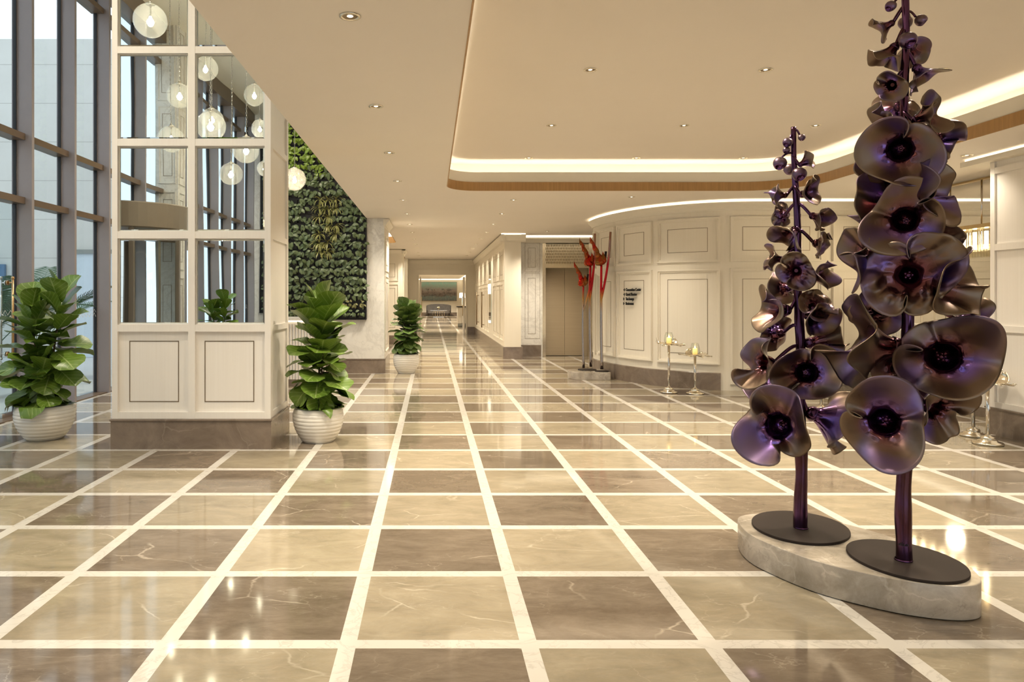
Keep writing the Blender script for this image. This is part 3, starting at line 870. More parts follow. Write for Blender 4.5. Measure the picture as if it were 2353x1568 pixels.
m = MB(); m.box(6.165, 6.93, 5.55, 7.895, 0, 0.285); m.box(6.15, 6.945, 5.53, 7.91, 0.285, 0.30); m.build('base', M['brownstone'], rp)
m = MB(); m.box(6.10, 7.0, 5.4, 8.2, ZC - 0.09, ZC - 0.03); m.build('crown_moulding', M['cove'], rp); m = MB(); m.box(6.13, 7.0, 5.4, 8.17, ZC - 0.03, ZC - 0.004); m.build('light_strip', M['strip'], rp)
w = MB(); w.box(XR, XR + 0.2, YB, 18.8, 0, ZC + 0.5); tag(struct('wall_right', w, M['cream']), 'cream side wall beyond the reception desk', 'wall')
w = MB(); w.box(-5.45, -0.9, YB - 0.25, YB, 0, ZV); w.box(-0.9, XR + 0.2, YB - 0.25, YB, 2.85, ZV); tag(struct('wall_back', w, M['marble']), 'white marble wall at the other end of the window hall', 'wall')
wbk = empty('window_back', (0, YB - 0.1, 0), 'added glazed front behind the camera, letting in daylight', 'window', kind='structure')  # unseen glazing, added to supply daylight and cool reflections from behind the camera
w = MB(); w.quad((-0.9, YB - 0.12, 0), (XR, YB - 0.12, 0), (XR, YB - 0.12, 2.85), (-0.9, YB - 0.12, 2.85)); w.build('pane', M['glass'], wbk, (0, YB - 0.1, 0))
for k in range(7):
    w = MB(); w.box(-0.9 + 1.72 * k, -0.84 + 1.72 * k, YB - 0.2, YB - 0.02, 0, 2.85); w.build('mullion', M['fin'], wbk, (0, YB - 0.1, 0))


# ------------------------------------------------------------------ the room beyond the corridor
fr = empty('wall_far_room', (0, 0, 0), 'bright cream walls of the lounge beyond the corridor', 'wall', kind='structure')
w = MB(); w.box(-2.6, 3.0, 60, 60.2, 0, 3.3); w.box(2.75, 3.0, YEND + 0.25, 60, 0, 3.3); w.box(-2.6, -2.4, YEND + 0.25, 60, 0, 3.3)
w.box(2.70, 2.75, 47, 50.5, 1.75, 2.75)
w.build('wall_panel', M['cream'], fr)
b = MB(); b.box(-2.4, 2.75, 59.95, 60, 0, 0.28); b.box(2.70, 2.75, YEND + 0.3, 60, 0, 0.28); b.build('base', M['brownstone'], fr)
b = MB(); b.box(-2.4, 2.75, 59.5, 59.62, 3.02, 3.1); b.box(2.38, 2.5, 34, 59.6, 3.02, 3.1); b.build('light_strip', M['strip'], fr)
c = MB(); c.box(-2.6, 3.0, YEND + 0.25, 60.2, 3.3, 3.4); c.box(-2.4, 2.3, YEND + 0.3, 59.3, 3.1, 3.15); tag(struct('ceiling_far_room', c, M['cove']), 'bright ceiling of the lounge beyond the corridor', 'ceiling')

# ------------------------------------------------------------------ glass facade
XT = -5.10          # inner tips of the fins
XG = -5.30          # glass line
def zigzag(mb, y0, y1, z, h, n, w=0.012, x=XG + 0.004):
    for k in range(n):
        ya = y0 + (y1 - y0) * k / n; yb = y0 + (y1 - y0) * (k + 1) / n
        za, zb = (z, z + h) if k % 2 == 0 else (z + h, z)
        mb.add([(x, ya, za), (x, yb, zb), (x, yb, zb + w), (x, ya, za + w)], [(0, 1, 2, 3)])
Y_F = [9.08 + 1.09 * k for k in range(-14, 6)]
for k in range(len(Y_F)):
    y0 = Y_F[k]; y1 = y0 + 1.09
    if y1 > 14.3: y1 = 14.17
    rev = 0.0 < y0 + 0.5 < 2.6                  # the revolving door takes these bays
    b = empty('window_%d' % (k + 1), (XG, y0, 0), 'tall glass facade bay between bronze-grey fins, number %d from the back' % (k + 1), 'window', kind='structure')
    f = MB(); f.box(XT - 0.18, XT, y0, y0 + 0.055, 0, ZV); f.build('fin', M['fin'], b, (XG, y0, 0))
    f = MB(); f.box(XG - 0.05, XG + 0.02, y0 - 0.012, y0 + 0.067, 0, ZV); f.build('mullion', M['fin'], b, (XG, y0, 0)); f = MB(); f.box(XG - 0.03, XG + 0.012, y0 - 0.026, y0 - 0.012, 0, ZV); f.box(XG - 0.03, XG + 0.012, y0 + 0.067, y0 + 0.081, 0, ZV); f.build('gasket', M['gasket'], b, (XG, y0, 0))
    f = MB()
    for z in (2.70, 3.515, 6.0): f.box(XG - 0.08, XT - 0.085, y0 + 0.055, y1, z, z + 0.085)
    f.box(XG - 0.1, XT + 0.02, y0, y1, ZV - 0.35, ZV); f.build('transom', M['transom'], b, (XG, y0, 0))
    if not rev and k != 13:
        f = MB(); f.quad((XG, y0 + 0.05, 0), (XG, y1, 0), (XG, y1, ZV), (XG, y0 + 0.05, ZV)); f.build('pane', M['glass'], b, (XG, y0, 0))
        f = MB(); zigzag(f, y0 + 0.1, y1 - 0.03, 1.20, 0.06, 18); zigzag(f, y0 + 0.1, y1 - 0.03, 1.27, 0.05, 18, 0.008); f.build('frit_pattern', M['frit'], b, (XG, y0, 0))
    else:
        f = MB(); f.quad((XG, y0 + 0.05, 2.74), (XG, y1, 2.74), (XG, y1, ZV), (XG, y0 + 0.05, ZV)); f.build('pane', M['glass'], b, (XG, y0, 0))
th = MB(); th.box(XG - 0.05, -5.13, 2.5, 14.17, 0, 0.012); th.box(XG - 0.05, -5.13, YB, 0.1, 0, 0.012)
tag(struct('trim_4', th, M['transom']), 'thin brown threshold strip along the foot of the glass facade', 'threshold')

# frameless glass door in the bay k = 13 (Y 7.99 .. 9.08)
gd = empty('door_2', (XG, 8.03, 0), 'frameless glass door with a tall brass-ended pull bar beside the left fig', 'door', kind='structure')
f = MB(); f.box(XG - 0.006, XG + 0.006, 8.05, 9.03, 0.012, 2.68); f.build('pane', M['glass'], gd, (XG, 8.03, 0))
f = MB(); zigzag(f, 8.1, 9.0, 1.20, 0.07, 16, 0.014, XG + 0.008); zigzag(f, 8.1, 9.0, 1.28, 0.06, 16, 0.009, XG + 0.008); f.build('frit_pattern', M['frit'], gd, (XG, 8.03, 0))
for s in (-1, 1):
    hx = XG + s * 0.075
    f = MB(); f.tube([(hx, 8.88, 0.76), (hx, 8.88, 1.73)], 0.016, 10)
    for z in (0.74, 1.75): f.ball((hx, 8.88, z), 0.022, 10, 6)
    for z in (0.80, 1.69): f.tube([(XG, 8.88, z), (hx, 8.88, z)], 0.011, 8); f.tube([(XG + s * 0.005, 8.88, z), (XG + s * 0.02, 8.88, z)], 0.032, 12)
    f.build('door_handle', M['brass'] if s > 0 else M['chrome'], gd, (XG, 8.03, 0))
f = MB(); f.box(XG - 0.02, XG + 0.02, 8.75, 9.03, 0.012, 0.07); f.build('patch_fitting', M['chrome'], gd, (XG, 8.03, 0))

# ------------------------------------------------------------------ outside
o = MB(); o.box(-40, -5.46, -20, 30, -0.06, -0.005); tag(struct('ground', o, M['pave']), 'pale paving outside the glass facade', 'paving')
o = MB(); o.box(-30, -5.6, 18, 18.6, 0, 8.06); tag(struct('wall_outside', o, M['clad']), 'pale stone-clad wall outside beyond the glass', 'wall')
o = MB(); o.box(-15.5, -15, -22, 18, 0, 4.5); tag(struct('wall_outside_street', o, M['clad']), 'stone-clad building across the forecourt', 'wall')
od = empty('door_4', (-9, 18, 0), 'pale blue-white panelled doorway in the outside stone wall', 'door', kind='structure')
f = MB(); f.box(-9.02, -7.2, 17.95, 18.02, 0, 2.63); f.build('door_panel', M['outdoor'], od, (-9, 18, 0))
f = MB(); f.box(-9.42, -9.32, 17.9, 18.02, 0, 2.72); f.box(-9.12, -9.02, 17.9, 18.02, 0, 2.72); f.box(-9.42, -7.0, 17.9, 18.02, 2.62, 2.72); f.build('door_frame', M['greyframe'], od, (-9, 18, 0))
f = MB(); f.box(-11.4, -10.75, 17.9, 17.98, 1.6, 2.35); tag(f.build('notice_board', M['bluepanel']), 'blue board on the outside stone wall', 'sign')

# revolving door behind the camera's left (seen in the mirrors)
rv = empty('door_5', (-5.45, 1.36, 0), 'revolving glass door under a taupe drum', 'revolving door', kind='structure')
f = MB(); f.lathe([(0.01, 3.12), (1.12, 3.12), (1.15, 3.10), (1.15, 2.70), (1.12, 2.68), (0.01, 2.68)], (0, 0, 0), 48, False); f.build('drum', M['taupe'], rv)
for a in (20, 65, 160, 205, 290, 340):
    f = MB(); x, y = 1.08 * math.cos(R(a)), 1.08 * math.sin(R(a)); f.box(x - 0.04, x + 0.04, y - 0.04, y + 0.04, 0, 2.69); f.build('door_post', M['taupe'], rv)
f = MB()
for a0, a1 in ((20, 65), (160, 205)):
    f.grid(lambda i, j: (1.08 * math.cos(R(a0 + (a1 - a0) * i / 10)), 1.08 * math.sin(R(a0 + (a1 - a0) * i / 10)), 2.69 * j), 10, 1)
f.build('curved_glass', M['glass'], rv)
for a in (40, 130, 220, 310):
    f = MB(); ca, sa_ = math.cos(R(a)), math.sin(R(a))
    for r0, r1, z0, z1 in ((0.03, 1.02, 0.05, 0.16), (0.03, 1.02, 2.55, 2.66), (0.03, 0.1, 0.05, 2.66), (0.95, 1.02, 0.05, 2.66)):
        n0 = len(f.v)
        f.box(r0, r1, -0.02, 0.02, z0, z1)
        for i in range(n0, len(f.v)):
            x, y, z = f.v[i]; f.v[i] = (x * ca - y * sa_, x * sa_ + y * ca, z)
    f.build('door_wing', M['taupe'], rv)

hp = empty('wall_hall_pier', (-5.1, 0.3, 0), 'marble-panelled pier beside the revolving door', 'wall', kind='structure')
f = MB(); f.box(-5.32, -4.88, 0.05, 0.5, 0, ZV); f.build('wall_panel', M['marble'], hp, (-5.1, 0.3, 0))
f = MB(); l = MB()
for sf in (Flat(-5.32, 0.5, 1, 0, 0, 1), Flat(-4.88, 0.5, 0, -1, 1, 0)):
    for z0 in (0.4, 2.05, 3.7, 5.3):
        moulding(f, sf, 0.05, 0.39, z0, z0 + 1.5, 0.03, 0.015); line_rect(l, sf, 0.13, 0.31, z0 + 0.15, z0 + 1.35)
f.build('moulding', M['marble'], hp, (-5.1, 0.3, 0)); l.build('inlay_line', M['inlay'], hp, (-5.1, 0.3, 0))

# ------------------------------------------------------------------ mirror-clad pier on the left
X0, X1, Y0, Y1 = -3.173, -1.595, 7.063, 7.946
mc = empty('wall_mirror_pier', (0, 0, 0), 'square whitewashed pier clad in a grid of mirrors above panels', 'pier', kind='structure')
f = MB(); f.box(X0 + 0.03, X1 - 0.024, Y0 + 0.034, Y1 - 0.024, 0.28, ZV); f.build('wall_panel', M['white'], mc)
g = MB()
stiles = [(X0, -3.117), (-2.416, -2.347), (-1.655, X1)]
rails = [(1.165, 1.235), (2.092, 2.162), (3.012, 3.082), (3.933, 4.003), (4.853, 4.923), (5.77, 5.84)]
for a, b in stiles: g.box(a, b, Y0, Y0 + 0.05, 0.30, ZV)
for a, b in rails: g.box(X0 + 0.001, X1 - 0.001, Y0 + 0.003, Y0 + 0.05, a, b)
g.box(X0 + 0.001, X1 - 0.001, Y0 + 0.003, Y0 + 0.05, 0.30, 0.365)
o = g.build('mirror_frame', M['white'], mc)
zc = [1.235, 2.092], [2.162, 3.012], [3.082, 3.933], [4.003, 4.853], [4.923, 5.77]
for a, b in ((-3.117, -2.416), (-2.347, -1.655)):
    for z0, z1 in zc:
        e = 0.022
        m = MB()
        n0 = [(a, Y0 + 0.036, z0), (b, Y0 + 0.036, z0), (b, Y0 + 0.036, z1), (a, Y0 + 0.036, z1)]
        n1 = [(a + e, Y0 + 0.030, z0 + e), (b - e, Y0 + 0.030, z0 + e), (b - e, Y0 + 0.030, z1 - e), (a + e, Y0 + 0.030, z1 - e)]
        m.add(n0 + n1, [(4, 5, 6, 7), (0, 1, 5, 4), (1, 2, 6, 5), (2, 3, 7, 6), (3, 0, 4, 7)])
        m.build('mirror', M['mirror'], mc)
l = MB(); sf = Flat(0, Y0 + 0.034, 1, 0, 0, -1)
for a, b in ((297, 411), (470, 584)):
    line_rect(l, sf, (a - VX) * (Y0 + .03) / F, (b - VX) * (Y0 + .03) / F, 0.462, 1.072, 0.008, 0.003)
l.build('inlay_line', M['inlay'], mc)
sd = MB(); sf = Flat(X1 - 0.024, Y0, 0, 1, 1, 0)
for z in (0.30, 1.165, 2.092, 3.012, 3.933): strip(sd, sf, 0.05, Y1 - Y0, z, z + 0.06, 0, 0.020)
strip(sd, sf, 0.052, 0.11, 0.3, ZV, 0, 0.022); strip(sd, sf, Y1 - Y0 - 0.06, Y1 - Y0, 0.3, ZV, 0, 0.022)
sf = Flat(X0 + 0.024, Y1, 0, -1, -1, 0)
for z in (0.30, 1.165, 2.092, 3.012, 3.933): strip(sd, sf, 0.05, Y1 - Y0 - 0.06, z, z + 0.06, -0.02, 0.020)
sd.build('side_frame', M['white'], mc)
p = MB(); p.box(X0 - 0.008, X1 + 0.008, Y0 - 0.012, Y1 + 0.01, 0, 0.275); p.build('base', M['brownstone'], mc)
p = MB(); p.box(X0 - 0.02, X1 + 0.02, Y0 - 0.024, Y1 + 0.02, 0.275, 0.30); p.build('base_moulding', M['brownstone'], mc, bevel=0.008)

# ------------------------------------------------------------------ lamps
def spot(parent, z, power, size=R(122), blend=1.0, color=WARM):
    l = bpy.data.lights.new('spot', 'SPOT'); l.energy = power; l.spot_size = size; l.spot_blend = blend; l.color = color; l.shadow_soft_size = 0.08
    o = bpy.data.objects.new('lamp', l); COL.objects.link(o); o.parent = parent; o.location = (0, 0, z)
    return o

ring_m = MB(); ring_m.lathe([(0.058, 0.001), (0.060, -0.006), (0.047, -0.008), (0.043, -0.004), (0.041, 0.001)], (0, 0, 0), 20)
cup_m = MB(); cup_m.lathe([(0.042, -0.0035), (0.032, -0.0022), (0.012, -0.0015)], (0, 0, 0), 20)
eye_m = MB(); eye_m.lathe([(0.0001, -0.0058), (0.012, -0.005), (0.018, -0.002)], (0, 0, 0), 12)
ORD = ['first', 'second', 'third', 'fourth', 'fifth', 'sixth', 'seventh', 'eighth', 'ninth', 'tenth', 'eleventh', 'twelfth', 'thirteenth', 'fourteenth', 'fifteenth', 'sixteenth', 'seventeenth']
def downlight(x, y, z, label, group, power, lit=True):
    e = empty('ceiling_downlight', (x, y, z), label, 'ceiling light', group)
    ring_m.build('trim_ring', M['silver'], e); cup_m.build('reflector', M['inlay'], e); eye_m.build('lamp_lens', M['lampglow'], e)
    if power: spot(e, -0.03, power)
    return e
for k in range(13):
    downlight(-0.457, 4.0 + 1.88 * k, ZC, 'recessed downlight, %s from the camera in the left row of the low ceiling' % ORD[k], 'downlights in the left ceiling row', P_DOWN * (1.0 if k < 6 else 1.5))
for k in range(9):
    downlight(1.33, 11.5 + 1.88 * k, ZC, 'recessed downlight, %s from the camera in the row down the right of the corridor' % ORD[k], 'downlights in the right corridor row', P_DOWN * (0.9 if k < 3 else 0.5))
for j, y in enumerate((4.3, 6.35, 8.4, 10.35)):
    if j == 0: continue
    for i, x in enumerate((1.42, 2.985, 4.54)):
        downlight(x, y, ZU, 'recessed downlight in the raised tray ceiling, %s row from the camera, %s in that row' % (ORD[j - 1], ORD[i]), 'downlights in the raised tray', P_DOWN * 1.1 if j < 3 else 0)
downlight(3.14, 11.5 - 0.35, ZC, 'recessed downlight just in front of the curved wall', 'downlights near the curved wall', P_DOWN)
downlight(2.75, 16.9, ZC, 'recessed downlight before the lift doors', 'downlights near the curved wall', P_DOWN * 1.7)
downlight(5.95, 7.9, ZC, 'recessed downlight beside the pier at the right edge', 'downlights near the curved wall', P_DOWN * 0.2)
for y in (-1.6, -3.48): downlight(-0.457, y + 0.6, ZC, 'recessed downlight behind the camera in the left ceiling row', 'downlights behind the camera', P_DOWN)
for i, x in enumerate((1.42, 2.985, 4.54)):
    for y in (4.3, 0.2, -2.5): downlight(x, y, ZU, 'recessed downlight in the near part of the raised tray', 'downlights behind the camera', P_DOWN)
for y in (2.0, 5.5, 9.3): downlight(7.9, y, ZC, 'recessed downlight over the reception side', 'downlights over reception', P_DOWN * 0.45)
for i, (x, y) in enumerate(((-3.2, -4.5), (-3.2, -1.2), (-2.4, 2.4), (-3.6, 5.2), (-2.3, 9.8), (-3.6, 12.2))):
    downlight(x, y, ZV, 'recessed downlight in the high hall ceiling', 'downlights in the high hall ceiling', P_DOWN * 3.0)
for y in (33, 39, 45, 51, 57): downlight(0.5, y, 3.1, 'recessed downlight in the far lounge ceiling', 'downlights in the far lounge', P_DOWN * 9)

# hammered glass pendants
def chain(mb, z0, z1):
    n = int((z1 - z0) / 0.034)
    for k in range(n):
        z = z0 + (k + 0.5) * (z1 - z0) / n
        pts = []
        for i in range(6):
            a = 2 * PI * i / 6
            u, w_ = 0.009 * math.cos(a), 0.022 * math.sin(a)
            pts.append((u, 0, z + w_) if k % 2 else (0, u, z + w_))
        b = len(mb.v)
        for i in range(6):
            p = Vector(pts[i]); c = Vector((0, 0, z)); out = (p - c).normalized(); sd_ = Vector((0, 1, 0)) if k % 2 else Vector((1, 0, 0))
            for q in range(3):
                aa = 2 * PI * q / 3; mb.v.append(tuple(p + (out * math.cos(aa) + sd_ * math.sin(aa)) * 0.0035))
        for i in range(6):
            j = (i + 1) % 6
            for q in range(3):
                r = (q + 1) % 3
                mb.f.append((b + i * 3 + q, b + j * 3 + q, b + j * 3 + r, b + i * 3 + r)); mb.sm.append(True)
gl_m = MB(); gl_m.ball((0, 0, 0), 0.2, 32, 20)
globe_me = gl_m.build('glass_globe', M['globe']); globe_me = (globe_me.data, bpy.data.objects.remove(globe_me))[0]
b_m = MB(); b_m.lathe([(0.001, -0.075), (0.028, -0.06), (0.036, -0.025), (0.024, 0.02), (0.014, 0.05), (0.001, 0.055)], (0, 0, 0.0), 14)
bulb_me = b_m.build('bulb', M['bulb']); bulb_me = (bulb_me.data, bpy.data.objects.remove(bulb_me))[0]
def pendant(x, y, z, label):
    e = empty('pendant_lamp', (x, y, z), label, 'pendant lamp', 'hammered glass globes on chains')
    for nm, me in (('glass_globe', globe_me), ('bulb', bulb_me)):
        o = bpy.data.objects.new(nm, me); COL.objects.link(o); o.parent = e
    c_ = MB(); c_.lathe([(0.001, 0.245), (0.012, 0.24), (0.018, 0.222), (0.05, 0.206), (0.055, 0.194), (0.001, 0.194)], (0, 0, 0), 16); c_.tube([(0, 0, 0.195), (0, 0, 0.05)], 0.012, 8); c_.build('cap', M['chrome'], e)
    ch = MB(); chain(ch, 0.24, ZV - z); ch.build('chain', M['chrome'], e)
    cp = MB(); cp.lathe([(0.001, ZV - z - 0.03), (0.05, ZV - z - 0.025), (0.055, ZV - z)], (0, 0, 0), 16); cp.build('ceiling_rose', M['chrome'], e)
    l = bpy.data.lights.new('bulb', 'POINT'); l.energy = P_PEND; l.color = (1.0, 0.82, 0.56); l.shadow_soft_size = 0.04
    o = bpy.data.objects.new('lamp', l); COL.objects.link(o); o.parent = e; o.location = (0, 0, -0.02)
p0 = at(677, 412, 12.57)
pendant(p0.x, p0.y, p0.z, 'hammered glass globe pendant hanging before the wall of plants')
for x, y, r, lb in ((346, 48, 38, 'largest pendant globe, reflected at the top of the left mirror column'), (475, 158, 28, 'pendant globe reflected at the top of the right mirror column'),
                    (412, 220, 28, 'pendant globe reflected against the middle mirror stile'), (392, 320, 30, 'pendant globe whose reflection is cut by the left mirror rail'),
                    (490, 275, 25, 'smaller pendant globe half hidden behind a nearer globe in the mirror'), (486, 290, 33, 'large pendant globe reflected in the middle of the right mirror column'),
                    (583, 219, 25, 'pendant globe reflected at the upper right corner of the mirrors'), (596, 296, 21, 'small pendant globe reflected at the right mirror edge'),
                    (564, 345, 30, 'pendant globe whose reflection is cut by the right mirror rail'), (531, 400, 25, 'lowest whole pendant globe reflected in the mirrors'),
                    (606, 388, 18, 'far pendant globe just showing at the right mirror edge')):
    Yv = 0.2 * F / r
    p = at(x, y, Yv)
    pendant(p.x, 2 * 7.095 - Yv, p.z, lb)

# ------------------------------------------------------------------ potted fiddle-leaf figs
def leaf_grid(mb, base, ax, nrm, L, W, rnd, shape='fig', droop=0.35, cup=0.18, nu=6, nv=10, twist=0.0):
    """one leaf as a curved, waved sheet; ax = growing direction, nrm = upper side"""
    ax = ax.normalized(); side = ax.cross(nrm).normalized(); nrm = side.cross(ax).normalized()
    if mb.uv is None: mb.uv = []
    tab = dict(fig=[(0, .04), (.05, .05), (.12, .22), (.25, .33), (.4, .34), (.6, .47), (.75, .5), (.88, .42), (.96, .24), (1, .03)],
               oval=[(0, .04), (.08, .06), (.2, .36), (.4, .5), (.6, .46), (.8, .28), (1, .02)],
               strap=[(0, .3), (.3, .5), (.7, .38), (1, .02)])[shape]
    def wid(t):
        for (a, wa), (b, wb_) in zip(tab, tab[1:]):
            if t <= b: return wa + (wb_ - wa) * (t - a) / (b - a)
        return 0.02
    p1, p2, amp = rnd.uniform(0, 6.28), rnd.uniform(0, 6.28), rnd.uniform(0.5, 1.0) * 0.055 * (1 if shape == 'fig' else 0.3)
    n = len(mb.v)
    for j in range(nv + 1):
        t = j / nv
        ang = -droop * t * 1.3
        # bend along the length: integrate a circular arc
        if abs(droop) > 1e-3:
            k = droop * 1.3; u = math.sin(k * t) / k; h = -(1 - math.cos(k * t)) / k
        else: u, h = t, 0
        cen = base + ax * (u * L) + nrm * (h * L)
        up = (nrm * math.cos(ang) - ax * math.sin(ang) * -1).normalized() if False else (nrm * math.cos(k * t if abs(droop) > 1e-3 else 0) + ax * math.sin(k * t if abs(droop) > 1e-3 else 0)).normalized()
        w = wid(t) * W
        for i in range(nu + 1):
            s = i / nu * 2 - 1
            edge = abs(s) ** 1.5
            z = cup * abs(s) * w + edge * amp * L * (math.sin(t * 9 + p1 + (s > 0) * 1.7) * 0.6 + math.sin(t * 17 + p2) * 0.3)
            sd = side * (s * w) * 1.0
            mb.v.append(tuple(cen + sd + up * z))
            mb.uv.append(((s + 1) / 2, t))
    for j in range(nv):
        for i in range(nu):
            a = n + j * (nu + 1) + i
            mb.f.append((a, a + 1, a + nu + 2, a + nu + 1)); mb.sm.append(True)

def pot(r, h, ribs=9):
    prof = [(0.001, 0.0), (r * 0.60, 0.0)]
    N = ribs * 8
    for k in range(N + 1):
        t = k / N
        b = 0.62 + 0.40 * math.sin(min(1.0, t * 1.35) * PI / 2) ** 0.8 - 0.06 * max(0, (t - 0.74) / 0.26) ** 2
        rib = -0.018 * (abs(math.cos(PI * ribs * t)) ** 6) if 0.02 < t < 0.90 else 0
        prof.append((r * (b / 1.02 + rib), h * (0.01 + 0.96 * t)))
    rr = prof[-1][0]
    prof += [(rr - 0.006, h), (rr - 0.02, h), (rr - 0.03, h - 0.012), (rr - 0.035, h - 0.08)]
    m = MB(); m.lathe(prof, (0, 0, 0), 56)
    return m, rr - 0.034

def fig(name, loc, r, h, label, stems, seed, mat, size, ribs=9):
    e = empty(name, (*loc, 0), label, 'potted plant')
    m, ri = pot(r, h, ribs); m.build('pot', M['ceramic'], e)
    s = MB(); s.lathe([(0.001, h - 0.045), (ri * 0.6, h - 0.05), (ri, h - 0.06)], (0, 0, 0), 32); s.build('soil', M['soil'], e)
    rnd = random.Random(seed)
    lf = MB(); tr = MB()
    for (dx, dy, top, n, reach, lean) in stems:
        pts = []
        for k in range(9):
            t = k / 8
            pts.append(Vector((dx * (0.35 + 0.65 * t) + lean[0] * t * t + 0.012 * math.sin(5 * t + seed), dy * (0.35 + 0.65 * t) + lean[1] * t * t, h - 0.06 + (top - size * 0.55 - h + 0.06) * t)))
        tr.tube(pts, [0.014 * (1 - 0.5 * k / 8) for k in range(9)], 8)
        az = rnd.uniform(0, 6.28)
        for k in range(n):
            t = (k + 0.5) / n
            az += 2.399 + rnd.uniform(-0.3, 0.3)
            q = t * 8; i = min(7, int(q)); p = pts[i].lerp(pts[i + 1], q - i)
            el = R(-58 + 126 * t ** 1.15 + rnd.uniform(-18, 18))
            L = size * reach(t) * rnd.uniform(0.85, 1.15)
            ax = Vector((math.cos(az) * math.cos(el), math.sin(az) * math.cos(el), math.sin(el)))
            up = Vector((-math.cos(az) * math.sin(el), -math.sin(az) * math.sin(el), math.cos(el)))
            up = (up + ax.cross(up) * rnd.uniform(-0.45, 0.45)).normalized()
            st = p + ax * 0.03
            tr.tube([p, p + ax * 0.035], 0.004, 5)
            leaf_grid(lf, st, ax, up, L, L * rnd.uniform(0.84, 1.0), rnd, 'fig', rnd.uniform(0.15, 0.75) * (1.25 - 0.75 * t), rnd.uniform(0.12, 0.3))
    # nothing of the foliage reaches into the pot wall or the floor
    for i, (x, y, z) in enumerate(lf.v):
        rad = math.hypot(x, y)
        if z < h + 0.012 and rad < r + 0.06: lf.v[i] = (x, y, h + 0.012 + 0.3 * max(0, (z - h)) * 0)
        elif z < h - 0.12: lf.v[i] = (x, y, h - 0.12 + (z - h + 0.12) * 0.25)
    tr.build('stem', M['bark'], e)
    lf.build('foliage', mat, e)
    return e
fig('potted_fig', (-4.13, 7.60), 0.298, 0.362, 'wide fiddle-leaf fig in ribbed white bowl between the glass door and the mirrored pier',
    [(-0.12, 0.02, 1.52, 40, lambda t: 1.0 if t < .75 else 0.95, (-0.06, 0)), (0.12, -0.02, 1.66, 44, lambda t: 1.0 if t < .6 else 0.9, (0.05, 0)), (0.02, -0.12, 0.95, 22, lambda t: 0.95, (0, -0.04))], 4, M['leaf'], 0.335, 9)
fig('potted_fig', (-4.62, -1.3), 0.29, 0.362, 'fiddle-leaf fig by the glass facade, seen only as a reflection in the lower right mirror',
    [(-0.10, 0.02, 1.42, 30, lambda t: 1.0, (-0.06, 0)), (0.10, -0.02, 1.56, 30, lambda t: 0.95, (0.04, 0))], 31, M['leaf'], 0.33, 9)
fig('potted_fig', (-1.185, 7.46), 0.266, 0.355, 'narrow tall fiddle-leaf fig in ribbed white pot at the right corner of the mirrored pier',
    [(0.0, 0.0, 1.48, 58, lambda t: 0.95 if t < .7 else 1.1, (0.02, 0)), (0.04, -0.05, 1.1, 26, lambda t: 0.95, (0.0, 0))], 11, M['leaf'], 0.325, 9)
fig('potted_fig', (-0.50, 14.20), 0.262, 0.385, 'bushy fiddle-leaf fig in plain-rimmed white pot at the corridor mouth',
    [(-0.05, -0.06, 1.40, 60, lambda t: 0.9, (0.0, -0.02)), (0.10, -0.06, 1.36, 60, lambda t: 0.9, (0.03, 0))], 23, M['leafdark'], 0.30, 10)

# ------------------------------------------------------------------ living walls
def small_plant(mb, c, rnd, kind, out):
    """tuft at c growing along 'out' (+-1 in Y)"""
    if kind == 'strap':
        for k in range(rnd.randint(15, 20)):
            a = rnd.uniform(0, 6.28)
            ax = Vector((math.cos(a) * 0.9, out * rnd.uniform(0.5, 1.0), math.sin(a) * 0.7 + 0.25)).normalized()
            leaf_grid(mb, c, ax, Vector((0, out * 0.3, 1)), rnd.uniform(0.16, 0.24), 0.028, rnd, 'strap', rnd.uniform(0.7, 1.3), 0.1, 2, 5)
        return
    n = rnd.randint(8, 11)
    for k in range(n):
        a = rnd.uniform(0, 2 * PI) if rnd.random() < 0.45 else rnd.uniform(-2.6, -0.5)
        ax = Vector((math.cos(a), out * rnd.uniform(0.15, 0.6), math.sin(a) * 0.85 + 0.05)).normalized()
        st = c + Vector((math.cos(a) * 0.03 + rnd.uniform(-.05, .05), out * rnd.uniform(0.0, 0.06), math.sin(a) * 0.02 + rnd.uniform(-0.015, .03)))
        L = rnd.uniform(0.085, 0.135) if kind != 'small' else rnd.uniform(0.06, 0.09)
        up = Vector((rnd.uniform(-.5, .5), out * 1.0, rnd.uniform(0.15, 0.9)))
        leaf_grid(mb, st, ax, up, L, L * 0.60, rnd, 'oval', rnd.uniform(0.3, 1.1), 0.2, 2, 4)

def pocket(mb, x, z, y, out):
    w, h, d = 0.148, 0.115, 0.055
    p = [(x - w / 2, y, z), (x + w / 2, y, z), (x + w / 2, y, z - h), (x - w / 2, y, z - h),
         (x - w / 2 + .006, y + out * d, z), (x + w / 2 - .006, y + out * d, z), (x + w / 2 - .015, y + out * d * .5, z - h), (x - w / 2 + .015, y + out * d * .5, z - h)]
    mb.add(p, [(4, 5, 6, 7), (0, 4, 7, 3), (1, 2, 6, 5), (2, 3, 7, 6), (0, 1, 5, 4)])

